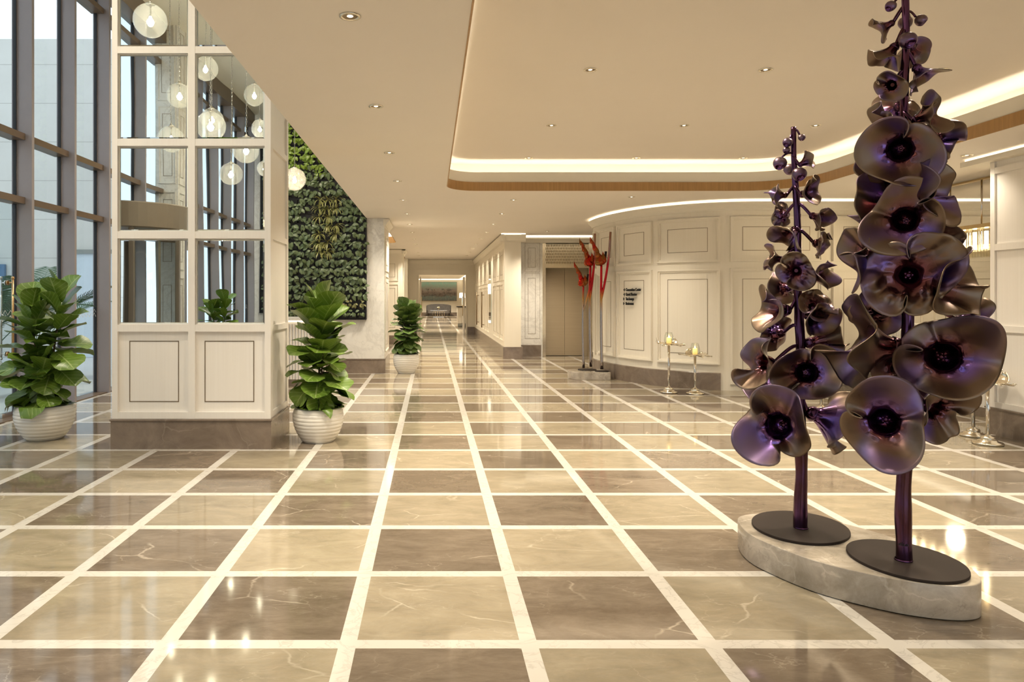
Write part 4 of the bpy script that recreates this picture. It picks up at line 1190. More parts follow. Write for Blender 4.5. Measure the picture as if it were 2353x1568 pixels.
def living_wall(x0, x1, z0, z1, y, out, label, detail_box):
    e = empty('living_wall', ((x0 + x1) / 2, y, z0), label, 'plant wall')
    og = ((x0 + x1) / 2, y, z0)
    rnd = random.Random(5 if out < 0 else 6)
    b = MB(); b.box(x0, x1, y, y + out * 0.03, z0, z1); b.box(x1 - 0.012, x1 + 0.008, y, y + out * 0.085, z0, z1); b.box(x0, x1, y, y + out * 0.085, z0 - 0.012, z0)
    b.build('backing_frame', M['blackplastic'], e, og)
    pk = MB(); bulk = MB(); n_part = 0
    nx = int((x1 - x0) / 0.168); nz = int((z1 - z0) / 0.172)
    cand = []
    for j in range(nz):
        for i in range(nx):
            cand.append((x1 - 0.09 - i * 0.168, z0 + 0.135 + j * 0.172))
    for x, z in cand:
        pocket(pk, x, z, y + out * 0.03, out)
        c = Vector((x, y + out * 0.075, z + 0.005))
        det = detail_box and detail_box[0] < x < detail_box[1] and detail_box[2] < z < detail_box[3] and n_part < 100
        px = VX + F * x / y; py = VY - F * (z - CAMH) / y
        kind, mat = 'ivy', 'ivy'
        if detail_box:
            if py > 690: kind, mat = 'small', 'olive'
            elif py < 400 + rnd.uniform(-15, 15): mat = 'lime'
            elif 718 < px < 786 and 455 < py < 582 and rnd.random() < 0.8: kind, mat = 'strap', 'varieg'
            if py > 715 and rnd.random() < 0.3: continue
            if rnd.random() < 0.06: continue
        if det:
            m = MB(); small_plant(m, c, rnd, kind, out); m.build('plant', M[mat], e, og); n_part += 1
        else:
            if kind == 'strap': kind = 'ivy'
            if kind == 'ivy' and mat == 'lime':
                if 'lm' not in living_wall.__dict__: living_wall.lm = MB()
                small_plant(living_wall.lm, c, rnd, kind, out)
            else: small_plant(bulk, c, rnd, kind, out)
    pk.build('planter_grid', M['blackplastic'], e, og)
    o = bulk.build('other_plants', M['ivy'], e, og); o['kind'] = 'stuff'
    if 'lm' in living_wall.__dict__ and living_wall.lm.v:
        o = living_wall.lm.build('other_lime_plants', M['lime'], e, og); o['kind'] = 'stuff'; living_wall.lm = MB()
    return e
living_wall(-5.02, -1.292, 1.078, ZV - 0.1, 14.17, -1, 'tall wall of trailing plants in black pockets on white marble behind the mirrored pier', (-2.62, -1.29, 1.3, 3.9))
living_wall(-5.0, -1.5, 1.078, ZV - 0.1, YB, 1, 'second wall of plants at the other end of the hall, seen only in the mirrors', None)

# ------------------------------------------------------------------ reception counters
cn = empty('reception_counter', (-2.9, 12.0, 0), 'white fluted counter with lit top edge below the wall of plants', 'counter')
f = MB(); f.box(-4.6, -1.886, 12.06, 12.7, 0.12, 1.10); f.build('body', M['white'], cn, (-2.9, 12.0, 0))
f = MB()
for k in range(54): f.tube([(-4.58 + k * 0.05, 12.06, 0.12), (-4.58 + k * 0.05, 12.06, 1.06)], 0.024, 8, False)
f.build('fluted_front', M['white'], cn, (-2.9, 12.0, 0))
f = MB(); f.box(-4.64, -1.846, 11.98, 12.74, 1.12, 1.165); f.build('worktop', M['marble'], cn, (-2.9, 12.0, 0))
f = MB(); f.box(-4.6, -1.9, 12.0, 12.02, 1.095, 1.118); f.build('light_strip', M['strip'], cn, (-2.9, 12.0, 0))
f = MB(); f.box(-4.6, -1.88, 12.04, 12.7, 0, 0.12); f.build('base', M['brownstone'], cn, (-2.9, 12.0, 0))

rc = empty('reception_counter', (7.25, 9.8, 0), 'white fluted reception desk behind the tall flower sculptures by the right pier', 'counter')
og = (7.25, 9.8, 0)
f = MB(); f.box(6.96, 7.6, 8.62, 10.75, 0.12, 1.06); f.build('body', M['white'], rc, og)
f = MB()
for k in range(42): f.tube([(6.96, 8.65 + k * 0.05, 0.12), (6.96, 8.65 + k * 0.05, 1.02)], 0.024, 8, False)
f.build('fluted_front', M['white'], rc, og)
f = MB(); f.box(6.88, 7.64, 8.56, 10.8, 1.08, 1.12); f.build('worktop', M['marble'], rc, og)
f = MB(); f.box(6.90, 6.92, 8.6, 10.75, 1.055, 1.078); f.build('light_strip', M['strip'], rc, og)
f = MB(); f.box(6.94, 7.6, 8.6, 10.76, 0, 0.12); f.build('base', M['brownstone'], rc, og)

# crystal linear chandelier over it
ch = empty('crystal_chandelier', (7.3, 9.6, ZC), 'long rectangular crystal chandelier hung on rods beside the right pier', 'chandelier')
og = (7.3, 9.6, ZC)
f = MB(); f.box(7.26, 7.34, 8.4, 10.9, ZC - 0.025, ZC - 0.001); f.build('ceiling_rail', M['gold'], ch, og)
for y in (8.6, 9.43, 10.0, 10.7):
    f = MB(); f.tube([(7.3, y, ZC - 0.02), (7.3, y, 2.43)], 0.012, 8); f.build('rod', M['chrome'], ch, og)
f = MB(); f.box(7.1, 7.5, 8.4, 10.9, 2.41, 2.46); f.build('frame', M['gold'], ch, og)
f = MB()
for k in range(12): f.tube([(7.3, 8.55 + k * 0.2, 2.15), (7.3, 8.55 + k * 0.2, 2.38)], 0.022, 8)
f.build('bulb', M['crystal_bulb'], ch, og)
f = MB()
for x, z0, z1 in ((7.12, 2.16, 2.41), (7.48, 2.16, 2.41), (7.22, 2.04, 2.2), (7.38, 2.04, 2.2)):
    for k in range(50): f.tube([(x, 8.42 + k * 0.05, z0), (x, 8.42 + k * 0.05, z1)], 0.017, 6, True, False)
for k in range(8):
    for y in (8.41, 10.89): f.tube([(7.14 + k * 0.045, y, 2.16), (7.14 + k * 0.045, y, 2.41)], 0.017, 6, True, False)
o = f.build('crystal_rods', M['crystal'], ch, og)
l = bpy.data.lights.new('lamp', 'POINT'); l.energy = 3; l.color = (1, 0.82, 0.55); l.shadow_soft_size = 0.1
for y in (8.9, 9.9):
    o = bpy.data.objects.new('lamp', l); COL.objects.link(o); o.parent = ch; o.location = (0, y - 9.6, 2.1 - ZC - 0.25)

# ------------------------------------------------------------------ flower-dish candle stands
def candle_stand(x, y, h, label, seed, clabel, slabel):
    e = empty('candle_stand', (x, y, 0), label, 'candle stand', 'flower-dish candle stands')
    rnd = random.Random(seed)
    m = MB(); m.lathe([(0.001, 0), (0.128, 0), (0.138, 0.012), (0.128, 0.026), (0.09, 0.032), (0.085, 0.045), (0.072, 0.05), (0.055, 0.052), (0.066, 0.062), (0.06, 0.078), (0.03, 0.088), (0.02, 0.1), (0.001, 0.1)], (0, 0, 0), 40)
    m.build('base', M['silver'], e)
    m = MB(); m.tube([(0, 0, 0.09), (0, 0, h)], 0.0185, 16); m.build('pole', M['chrome'], e)
    for k in range(6):
        a = 2 * PI * k / 6 + rnd.uniform(-0.2, 0.2) + seed; up = (0.55, 0.05, 0.9, -0.08, 0.7, 0.12)[k] * rnd.uniform(0.8, 1.1)
        if math.sin(a) < -0.25: up = rnd.uniform(-0.10, 0.03)
        ph = rnd.uniform(0, 6)
        def fn(i, j):
            s = i / 12 * 2 - 1; t = j / 12
            w = 0.10 * math.sin(PI * min(1, 0.16 + t * 0.80)) ** 0.7
            t3 = max(0.0, (t - 0.42) / 0.58)
            r = 0.03 + 0.22 * t - 0.11 * max(0, up) * t3 * t3
            z = h + 0.005 + 0.155 * up * t3 ** 1.3 + 0.010 * t * math.sin(s * 4 + ph) + 0.005 * math.sin(t * 13 + ph * 2 + s * 3) * t
            lat = s * w
            return (r * math.cos(a) - lat * math.sin(a), r * math.sin(a) + lat * math.cos(a), z + 0.022 * s * s * t3)
        m = MB(); m.grid(fn, 12, 12); m.build('dish_petal', M['silver'], e, solid=0.003)
    m = MB(); m.lathe([(0.001, 0), (0.03, 0.0), (0.07, 0.012), (0.075, 0.018), (0.001, 0.02)], (0, 0, h), 24); m.build('dish_cup', M['silver'], e)
    if not clabel: return
    z = h + 0.0215
    c = empty('pillar_candle', (x, y, z), clabel, 'candle', 'lit pillar candles')
    m = MB(); m.lathe([(0.001, 0), (0.036, 0), (0.037, 0.004), (0.037, 0.088), (0.033, 0.094), (0.024, 0.086), (0.001, 0.084)], (0, 0, 0), 24); m.build('wax', M['wax'], c)
    m = MB(); m.lathe([(0.001, 0.083), (0.008, 0.092), (0.010, 0.102), (0.005, 0.118), (0.001, 0.13)], (0, 0, 0), 12); m.build('flame', M['flame'], c)
    s = MB(); s.lathe([(0.045, 0.0), (0.068, 0.012), (0.075, 0.045), (0.07, 0.09), (0.058, 0.14), (0.050, 0.165), (0.049, 0.172), (0.047, 0.166), (0.0555, 0.14), (0.067, 0.09), (0.072, 0.045), (0.065, 0.014), (0.044, 0.003)], (0, 0, z + 0.001), 32)
    o = s.build('hurricane_glass', M['clear'], None, (0, 0, 0)); o.location = (x, y, 0)
    tag(o, slabel, 'glass shade', 'hurricane glasses')
for (px, py, Y, h, lb, sd, w) in ((1537, 905, 11.25, 0.76, 'taller silver candle stand in front of the curved wall, petals curling upward', 3, 'the taller stand before the curved wall'),
                                   (1597, 907, 11.10, 0.60, 'shorter silver candle stand in front of the curved wall', 8, 'the shorter stand before the curved wall'),
                                   (1887, 948, 9.30, 0.62, 'silver candle stand glimpsed between the two flower sculptures', 12, ''),
                                   (2236, 1002, 7.72, 0.72, 'silver candle stand behind the large flower, left of the pair by the right pier', 16, ''),
                                   (2270, 1020, 7.28, 0.63, 'silver candle stand nearest the right pier, one petal raised', 21, '')):
    candle_stand((px - VX) * Y / F, Y, h, lb, sd, 'glowing amber pillar candle on ' + w if w else '', 'clear hurricane glass around the candle on ' + w)

# ------------------------------------------------------------------ heliconia sculptures on their stone
ps = MB(); ps.prism(rounded(2.56, 3.28, 12.96, 13.62, (0.28, 0.03, 0.03, 0.28), 8), 0, 0.14)
o = ps.build('sculpture_plinth', M['plinthstone'], None, (3.0, 13.4, 0), bevel=0.006, own=True); tag(o, 'low beige stone plinth at the foot of the curved wall, under the red flowers', 'plinth')
def hel_stem(e, og, pts, rad, heads):
    m = MB(); n = 14
    cv_ = []
    for k in range(n + 1):
        t = k / n
        a = (1 - t) ** 2; b = 2 * t * (1 - t); c = t * t
        cv_.append(pts[0] * a + pts[1] * b + pts[2] * c)
    m.tube(cv_, [rad * (1.1 - 0.35 * k / n) for k in range(n + 1)], 12); m.build('stem', M['helic'], e, og)
    if len(pts) > 3:
        m = MB(); q = []
        for k in range(9):
            t = k / 8; q.append(cv_[9].lerp(pts[3], t) + Vector((0.03 * math.sin(t * PI), 0, -0.02 * math.sin(t * PI))))
        m.tube(q, [rad * 0.85 - 0.003 * k / 8 for k in range(9)], 10); m.build('side_tube', M['helic'], e, og)
    b0 = pts[2]; L0 = heads
    def tear(c0, ax, L, r, flat=0.8, bend=0.0):
        ax = ax.normalized(); side = ax.cross(Vector((0, 1, 0))).normalized(); fr_ = side.cross(ax)
        m = MB()
        def fn(i, j):
            t = j / 12; th = 2 * PI * i / 14
            q = r * (math.sin(PI * min(1, t * 1.02) ** 0.62) ** 0.85 * (1 - t) ** 0.35 + 0.02)
            ridge = 1 + 0.12 * abs(math.cos(th * 1.5))
            return c0 + ax * (L * t) + side * (q * math.cos(th) * ridge + bend * t * t) + fr_ * (q * flat * math.sin(th) * ridge)
        m.grid(fn, 14, 12, True)
        return m
    tear(b0 + Vector((-0.01, 0, -0.06)), Vector((-0.16, 0, 1)), 0.26 * L0, 0.10 * L0, 0.8).build('flower_bulb', M['bract'], e, og)
    tear(b0 + Vector((0.03, -0.03, -0.02)), Vector((0.10, 0, 1)), 0.22 * L0, 0.055 * L0, 0.8, 0.04).build('bract', M['bract'], e, og)
    for k in range(5):
        c0 = b0 + Vector((-0.045 - 0.030 * k, -0.02, 0.08 + 0.062 * k)) * L0
        d_ = Vector((-0.42 + (0.30 if k % 2 else -0.12), -0.1, 1))
        tear(c0, d_, (0.20 - 0.014 * k) * L0, (0.048 - 0.006 * k) * L0, 0.7, 0.03 if k % 2 else -0.03).build('bract', M['bract'], e, og)
    sb = MB(); sb.tube([b0 + Vector((0.07, 0.01, 0.05)), b0 + Vector((0.085, 0.01, 0.20 * L0))], 0.022, 10); sb.build('stub_tube', M['plate'], e, og)
g1 = Vector(((1350 - VX) * 13.4 / F, 13.4, 0.14)); g2 = Vector(((1383 - VX) * 13.14 / F, 13.14, 0.14))
e = empty('heliconia_sculpture', tuple(g1), 'pair of red metal heliconia stems on one dark disc, nearer the lift', 'sculpture')
m = MB(); m.lathe([(0.001, 0), (0.17, 0), (0.175, 0.006), (0.17, 0.014), (0.001, 0.014)], (g1.x, g1.y + 0.03, g1.z), 40); m.build('base_plate', M['plate'], e, tuple(g1))
def hp_(x, y, Y): return at(x, y, Y)
hel_stem(e, tuple(g1), [hp_(1341, 846, 13.42), hp_(1337, 740, 13.42), hp_(1341, 652, 13.4), hp_(1369, 582, 13.4)], 0.022, 0.9)
hel_stem(e, tuple(g1), [hp_(1358, 843, 13.48), hp_(1352, 720, 13.48), hp_(1357, 606, 13.48), hp_(1367, 537, 13.45)], 0.026, 1.05)
e = empty('heliconia_sculpture', tuple(g2), 'single red metal heliconia stem on its own dark disc, by the curved wall', 'sculpture')
m = MB(); m.lathe([(0.001, 0), (0.125, 0), (0.13, 0.006), (0.125, 0.014), (0.001, 0.014)], tuple(g2), 40); m.build('base_plate', M['plate'], e, tuple(g2))
hel_stem(e, tuple(g2), [hp_(1383, 849, 13.14), hp_(1380, 720, 13.14), hp_(1382, 604, 13.12), hp_(1403, 533, 13.05)], 0.027, 1.05)

# ------------------------------------------------------------------ the two tall flower sculptures
outline = [(1.826, 4.22), (1.80, 4.04), (1.833, 3.87), (1.95, 3.61), (2.15, 3.41), (2.33, 3.315), (2.49, 3.295), (2.60, 3.36), (2.675, 3.55), (2.655, 3.72), (2.60, 3.90), (2.50, 4.12), (2.36, 4.30), (2.18, 4.395), (2.00, 4.40), (1.88, 4.34)]
def smooth_loop(p, k=6):
    out = []; n = len(p)
    for i in range(n):
        a, b, c, d = (Vector(p[(i + q) % n]) for q in (-1, 0, 1, 2))
        for j in range(k):
            t = j / k
            out.append(tuple(0.5 * ((2 * b) + (c - a) * t + (2 * a - 5 * b + 4 * c - d) * t * t + (3 * b - a - 3 * c + d) * t ** 3)))
    return out
ol = smooth_loop(outline)
pl = MB(); pl.prism(ol, 0.004, 0.165, True)
o = pl.build('sculpture_plinth', M['plinthstone'], None, (2.25, 3.85, 0), bevel=0.004, own=True)
tag(o, 'long oval beige marble plinth under the two dark flower sculptures', 'plinth')
SZ = 0.1655

def flower_mesh(mb, M0, D, Rm, kind, seed, folds=None):
    """open sheet-metal bloom: mouth centre M0, facing D, mouth radius Rm"""
    rnd = random.Random(seed)
    D = D.normalized(); u = D.orthogonal().normalized(); v = D.cross(u)
    rot = rnd.uniform(0, 6.28)
    if kind == 'disc':
        prof = [(0.03, -0.66), (0.12, -0.65), (0.20, -0.60), (0.255, -0.50), (0.285, -0.39), (0.315, -0.28), (0.35, -0.22), (0.40, -0.185), (0.48, -0.165), (0.60, -0.125), (0.74, -0.065), (0.88, -0.005), (1.0, 0.03)]
        ruf, npl = 0.28, 1
    elif kind == 'bell':
        prof = [(0.03, -1.05), (0.11, -1.03), (0.19, -0.95), (0.23, -0.84), (0.25, -0.74), (0.31, -0.62), (0.40, -0.50), (0.52, -0.36), (0.66, -0.23), (0.80, -0.11), (0.92, -0.03), (1.0, 0.0)]
        ruf, npl = 0.24, 1
    else:                                   # crumpled
        prof = [(0.03, -0.5), (0.12, -0.48), (0.18, -0.40), (0.22, -0.32), (0.30, -0.24), (0.42, -0.17), (0.56, -0.11), (0.70, -0.06), (0.85, -0.02), (1.0, 0.0)]
        ruf, npl = 0.14, 2
    # resample the profile
    N = 26
    pr = []
    for k in range(N + 1):
        q = k / N * (len(prof) - 1); i = min(len(prof) - 2, int(q)); f_ = q - i
        pr.append((prof[i][0] + (prof[i + 1][0] - prof[i][0]) * f_, prof[i][1] + (prof[i + 1][1] - prof[i][1]) * f_))
    seg = 108
    p1, p2, p3 = (rnd.uniform(0, 6.28) for _ in range(3))
    pleats = [(rnd.uniform(0, 6.28), rnd.uniform(0.22, 0.34), rnd.uniform(0.6, 1.0)) for _ in range(npl)]
    if folds:                               # folds the photo shows, by their clock angle seen from the camera
        vd = Vector((M0.x, M0.y, M0.z - CAMH)).normalized(); rt = vd.cross(Vector((0, 0, 1))).normalized(); up_ = rt.cross(vd)
        pleats = []
        for ang, w_, h_ in folds:
            d_ = rt * math.cos(R(ang)) + up_ * math.sin(R(ang)); d_ = (d_ - D * d_.dot(D)).normalized()
            pleats.append((math.atan2(d_.dot(v), d_.dot(u)) - rot, w_, h_))
    n3 = rnd.choice((2, 2, 3))
    off = Vector((seed * 3.7, seed * 1.3, 0))
    if mb.col is None: mb.col = []
    hs = rnd.uniform(0, 9)
    def fn(i, j):
        r, z = pr[j]; th = 2 * PI * i / seg
        t = max(0.0, (r - 0.25) / 0.75)
        t2 = t * t
        zz = z + ruf * t2 * (math.sin(n3 * th + p1) + 0.45 * math.sin((n3 + 2) * th + p2))
        if kind == 'disc':                   # one lobe of the brim stands up, a crease runs out from the throat beside it
            lobe = math.exp(-(math.atan2(math.sin(th - p2), math.cos(th - p2)) / 0.75) ** 2)
            zz += 0.30 * t2 * lobe
            cre = math.atan2(math.sin(th - p2 - 1.0), math.cos(th - p2 - 1.0))
            zz -= 0.10 * math.sqrt(t) * math.exp(-(cre / 0.16) ** 2)
        rr = r * (1 + 0.12 * t * math.sin(2 * th + p3) + 0.07 * t * math.sin(3 * th + p1))
        fold = 0.0
        for a, w, h in pleats:
            d = math.atan2(math.sin(th - a), math.cos(th - a))
            g = math.exp(-(d / w) ** 2)
            zz += h * 0.55 * g * t ** 1.5
            rr *= 1 - (0.36 if kind == 'bell' else 0.58) * g * t ** 0.9
            th = th - 1.0 * w * t * math.sin(max(-1, min(1, d / (2.0 * w))) * PI)
            fold = max(fold, g * t)
        if kind == 'crumple':
            nz = mnoise.noise(Vector((math.cos(th) * r * 3, math.sin(th) * r * 3, 0)) + off)
            nz2 = abs(mnoise.noise(Vector((math.cos(th) * r * 3.6, math.sin(th) * r * 3.6, 3)) + off))
            zz += (0.22 * nz + 0.16 * (nz2 - 0.3)) * min(1, t * 2) * (1 - 0.5 * t)
        elif kind == 'bell':
            zz += 0.05 * mnoise.noise(Vector((math.cos(th) * 2, math.sin(th) * 2, r * 2)) + off) * t
            rr *= 1 + 0.10 * t * (abs(math.sin(2.5 * th + p2)) - 0.5)
        elif 0.2 < r < 0.5:
            zz += 0.022 * math.sin(7 * th + p2) * math.sin((r - 0.2) / 0.3 * PI)
        x, y = math.cos(th + rot) * rr * Rm, math.sin(th + rot) * rr * Rm
        vio = mnoise.noise(Vector((math.cos(th) * r * 1.3 + hs, math.sin(th) * r * 1.3, hs)))
        vio = max(0.0, min(1.0, vio * 2.4 + 0.02)) * max(0.0, 1 - abs(t - 0.4) * 1.1) * 0.8
        mb.col.append((min(1, r), vio, fold, 1))
        return M0 + u * x + v * y + D * (zz * Rm)
    mb.grid(fn, seg, N, True)
    return M0 + D * (pr[0][1] * Rm)

def bud(mb, c, r, D):
    D = D.normalized(); u = D.orthogonal().normalized(); v = D.cross(u)
    prof = [(0.05, -1.0), (0.45, -0.88), (0.8, -0.55), (0.98, -0.1), (0.97, 0.3), (0.8, 0.68), (0.58, 0.86), (0.5, 0.88), (0.46, 0.78), (0.3, 0.6), (0.02, 0.55)]
    if mb.col is None: mb.col = []
    def fn(i, j):
        q, z = prof[j]; th = 2 * PI * i / 24
        w = 1 + 0.05 * math.sin(3 * th)
        mb.col.append((0.8 if j < 6 else 0.3, 0.12 if j < 4 else 0.3, 0, 1))
        return c + u * (q * r * w * math.cos(th)) + v * (q * r * w * math.sin(th)) + D * (z * r)
    mb.grid(fn, 24, len(prof) - 1, True)

def sculpture(label, Ys, stem_px, zb, rad, plate, flowers, buds, seed, tag_group):
    c, uu, vv = plate
    e = empty('flower_sculpture', (c[0], c[1], SZ), label, 'sculpture')
    og = (c[0], c[1], SZ)
    m = MB(); pts = []
    for k in range(72):
        a = 2 * PI * k / 72; pts.append((c[0] + uu[0] * math.cos(a) + vv[0] * math.sin(a), c[1] + uu[1] * math.cos(a) + vv[1] * math.sin(a)))
    m.prism(pts, SZ, SZ + 0.0145, True); m.build('base_plate', M['plate'], e, og, bevel=0.002)
    # stem: dented tube through the photo's points
    z0 = SZ + 0.014
    sp = [at(x, y, Ys) for x, y in stem_px]
    sp[0].z = z0
    if sp[-1].z < 2.4: pass
    def stem_at(z):
        for a, b in zip(sp, sp[1:]):
            if a.z <= z <= b.z:
                f_ = (z - a.z) / (b.z - a.z); return a.lerp(b, f_)
        return (sp[0] if z < sp[0].z else sp[-1]).copy()
    m = MB(); zt = sp[-1].z; n = 110
    def fn(i, j):
        t = j / n; z = z0 + (zt - z0) * t; p = stem_at(z); th = 2 * PI * i / 20
        r = rad * (1.0 - 0.62 * t)
        w = 0.10 * mnoise.noise(Vector((math.cos(th) * 1.2, math.sin(th) * 1.2, z * 7 + seed))) + 0.05 * math.sin(z * 17 + seed)
        r *= 1 + w
        return (p.x + r * math.cos(th) + 0.004 * math.sin(z * 9 + seed), p.y + r * math.sin(th), z)
    m.grid(fn, 20, n, True)
    m.f.append(tuple(len(m.v) - 20 + i for i in range(20))); m.sm.append(False)
    m.lathe([(rad * 1.06, 0), (rad * 1.10, 0.004), (rad * 1.0, 0.009)], (sp[0].x, sp[0].y, z0), 24)
    m.build('stem', M['stem1'], e, og)
    if tag_group:                           # the small inked mark low on the stem
        me = text_obj('dan', 0.024, M['ink'], 'signature', 0.044, 0.001)
        for v_ in me.vertices:
            x_ = v_.co.x - 0.022 + 0.3 * v_.co.y
            a_ = x_ / rad - 0.12
            p_ = stem_at(z0 + 0.075); rr_ = rad * 1.012 + 0.002 + v_.co.z
            v_.co = (p_.x + rr_ * math.sin(a_ - 0.52) - og[0], p_.y - rr_ * math.cos(a_ - 0.52) - og[1], z0 + 0.082 + v_.co.y - og[2])
        so = bpy.data.objects.new('signature', me); COL.objects.link(so); so.parent = e
    for k, (cx, cy, rp, dx, dy, dz, kind, *folds) in enumerate(flowers):
        vd = Vector(((cx - VX), F, -(cy - VY))).normalized(); rt = vd.cross(Vector((0, 0, 1))).normalized(); up_ = rt.cross(vd)
        D = (rt * dx + up_ * dy - vd * dz).normalized()
        dzn = -D.y
        rp = rp * (1.2 if kind == 'bell' else 1.04)
        Rm = rp * Ys / F
        depth = {'disc': 0.62, 'bell': 1.05, 'crumple': 0.5}[kind]
        Yc = Ys - dzn * (depth * Rm + 0.07)
        Rm = rp * Yc / F
        M0 = at(cx, cy, Yc)
        fm = MB()
        th_ = flower_mesh(fm, M0, D, Rm, kind, seed * 31 + k, folds)
        fo = fm.build('flower', M['heat'], e, og)
        md = fo.modifiers.new('solid', 'SOLIDIFY'); md.thickness = 0.0035; md.offset = 0
        zat = min(zt - 0.02, max(z0 + 0.2, th_.z + 0.02 + 0.12 * abs(D.x) * Rm / 0.2))
        s0_ = stem_at(zat)
        sk = MB(); q = []
        for i in range(9):
            t = i / 8
            p = s0_.lerp(th_, t) + Vector((0, 0, 0.035 * math.sin(t * PI))) + D * (-0.02 * math.sin(t * PI))
            q.append(p)
        q.append(th_ + D * 0.02)
        rr = 0.0075 + Rm * 0.022
        sk.tube(q, rr, 10); sk.build('stalk', M['stem1'], fo, (0, 0, 0)).location = (-og[0], -og[1], -og[2])
        cl_ = MB()
        u = D.orthogonal().normalized(); v = D.cross(u)
        pc = [(0.02, -0.02), (0.10, -0.015), (0.205, 0.06), (0.262, 0.17), (0.275, 0.26), (0.262, 0.27)]
        def cf(i, j):
            r_, z_ = pc[j]; a = 2 * PI * i / 24
            r_ *= 1 + (0.05 * math.sin(5 * a) if j > 1 else 0)
            return th_ + u * (r_ * Rm * math.cos(a)) + v * (r_ * Rm * math.sin(a)) + D * (z_ * Rm - 0.006)
        cl_.grid(cf, 24, len(pc) - 1, True); cl_.build('calyx', M['stem1'], fo).location = (-og[0], -og[1], -og[2])
        if kind != 'bell' or rp > 60:
            st = MB(); st.ball(tuple(th_ + D * (0.06 * Rm)), 0.075 * Rm, 14, 8)
            for a in range(5):
                aa = a * 1.256; st.ball(tuple(th_ + D * (0.07 * Rm) + (u * math.cos(aa) + v * math.sin(aa)) * 0.075 * Rm), 0.040 * Rm, 10, 6)
            st.build('stamen', M['stem1'], fo).location = (-og[0], -og[1], -og[2])
    for k, (cx, cy, rp, dx, dy, dz) in enumerate(buds):
        D = Vector((dx, -dz, dy)).normalized()
        Yc = Ys + D.y * 0.07
        r_ = rp * Yc / F
        c0 = at(cx, cy, Yc)
        b = MB(); bud(b, c0, r_, D); bo = b.build('bud', M['heat'], e, og)
        a0 = c0 - D * r_
        s0_ = stem_at(min(zt - 0.01, a0.z + 0.03))
        sk = MB(); sk.tube([s0_.lerp(a0, t / 6) + Vector((0, 0, 0.015 * math.sin(t / 6 * PI))) for t in range(7)], 0.0055, 8); sk.build('stalk', M['stem1'], bo).location = (-og[0], -og[1], -og[2])
    return e

fl1 = [(1862, 367, 20, .75, .35, -.1, 'bell'), (1780, 448, 20, -.85, .1, .2, 'bell'), (1870, 440, 26, .7, .15, .45, 'bell'), (1796, 495, 27, -.55, -.1, -.65, 'crumple'),
       (1894, 506, 26, .75, -.35, .35, 'bell'), (1806, 551, 31, -.45, -.5, .35, 'bell'), (1890, 562, 36, .6, -.15, .1, 'crumple'), (1767, 594, 24, -.85, .1, .25, 'bell'),
       (1828, 624, 41, -.1, -.12, 1, 'crumple'), (1903, 634, 32, .8, .1, .25, 'bell'), (1797, 662, 36, -.6, 0, -.6, 'disc'), (1876, 702, 41, .45, .4, .6, 'crumple'),
       (1757, 708, 45, -.8, .1, .35, 'bell'), (1888, 738, 38, .55, -.3, .5, 'bell'), (1779, 765, 42, -.55, .05, -.75, 'disc'), (1912, 785, 44, .85, .1, -.25, 'bell'),
       (1742, 832, 54, -.75, .05, .45, 'disc'), (1856, 857, 67, .12, -.02, 1, 'disc', (82, .25, .8), (228, .16, .8)), (1768, 905, 62, -.5, -.2, -.7, 'disc'), (1778, 982, 86, -.38, -.12, .85, 'disc', (118, .40, 1.1), (-65, .3, .8)), (1926, 972, 56, .75, -.25, -.35, 'bell')]
bd1 = [(1842, 316, 8, .4, -.8, .3), (1810, 327, 11, -.5, -.6, .3), (1807, 345, 8, -.3, -.9, .2), (1792, 375, 15, -.35, -.8, .4), (1815, 389, 13, -.3, -.6, -.7), (1836, 400, 16, -.05, -.75, .65)]
sculpture('left flower sculpture, shorter dark violet-bronze stem of metal blooms on its own plate', 4.08,
          [(1840, 1214), (1840, 1050), (1838, 800), (1833, 600), (1828, 420), (1823, 292)], 0, 0.0365, ((2.135, 4.12), (.243, -.08), (.112, .283)), fl1, bd1, 3, '')
fl2 = [(2020, 70, 24, -.75, -.35, .1, 'bell'), (2030, 140, 33, -.5, -.65, .2, 'bell'), (2097, 126, 30, .1, -.5, -.8, 'bell'), (2127, 184, 33, .45, -.8, .25, 'bell'),
       (2045, 198, 33, -.35, -.15, .9, 'disc'), (2055, 262, 42, -.25, -.35, -.85, 'bell'), (2150, 258, 38, .75, .25, .3, 'bell'), (2014, 293, 42, -.7, .2, .35, 'bell'),
       (2160, 325, 54, .7, -.05, -.45, 'disc'), (2067, 346, 80, -.06, -.10, 1, 'disc', (72, .34, .7)), (2008, 376, 42, -.75, -.2, -.45, 'bell'), (2076, 425, 50, 0, 0, -1, 'disc'),
       (2160, 437, 62, .85, .1, .25, 'bell'), (1994, 466, 56, -.8, .1, -.25, 'bell'), (2078, 503, 82, -.08, .12, 1, 'disc', (38, .40, .65)), (2160, 562, 56, .6, -.1, -.55, 'crumple'),
       (1968, 594, 66, -.72, 0, .3, 'disc'), (2092, 633, 96, .08, 0, 1, 'crumple', (95, .3, .3), (-100, .26, .35)), (2212, 652, 70, .8, 0, .35, 'bell'), (2016, 710, 58, -.55, .1, -.7, 'disc'),
       (1962, 792, 80, -.82, .05, .2, 'bell'), (2172, 820, 101, .12, .02, 1, 'disc', (168, .45, .95)), (2228, 732, 45, .6, .2, -.7, 'disc'), (2070, 850, 62, -.1, 0, -1, 'disc'), (2165, 952, 68, .45, -.3, .35, 'disc'), (2028, 972, 93, -.12, -.15, 1, 'disc', (163, .34, .55))]
bd2 = [(2047, 14, 12, -.6, -.6, .2), (2116, 46, 13, .6, -.5, .2), (2081, 52, 15, 0, -.4, -.9), (2085, 92, 19, .05, -.75, .65), (2100, -30, 11, .6, -.3, .2), (2060, -60, 10, -.6, -.2, .3)]
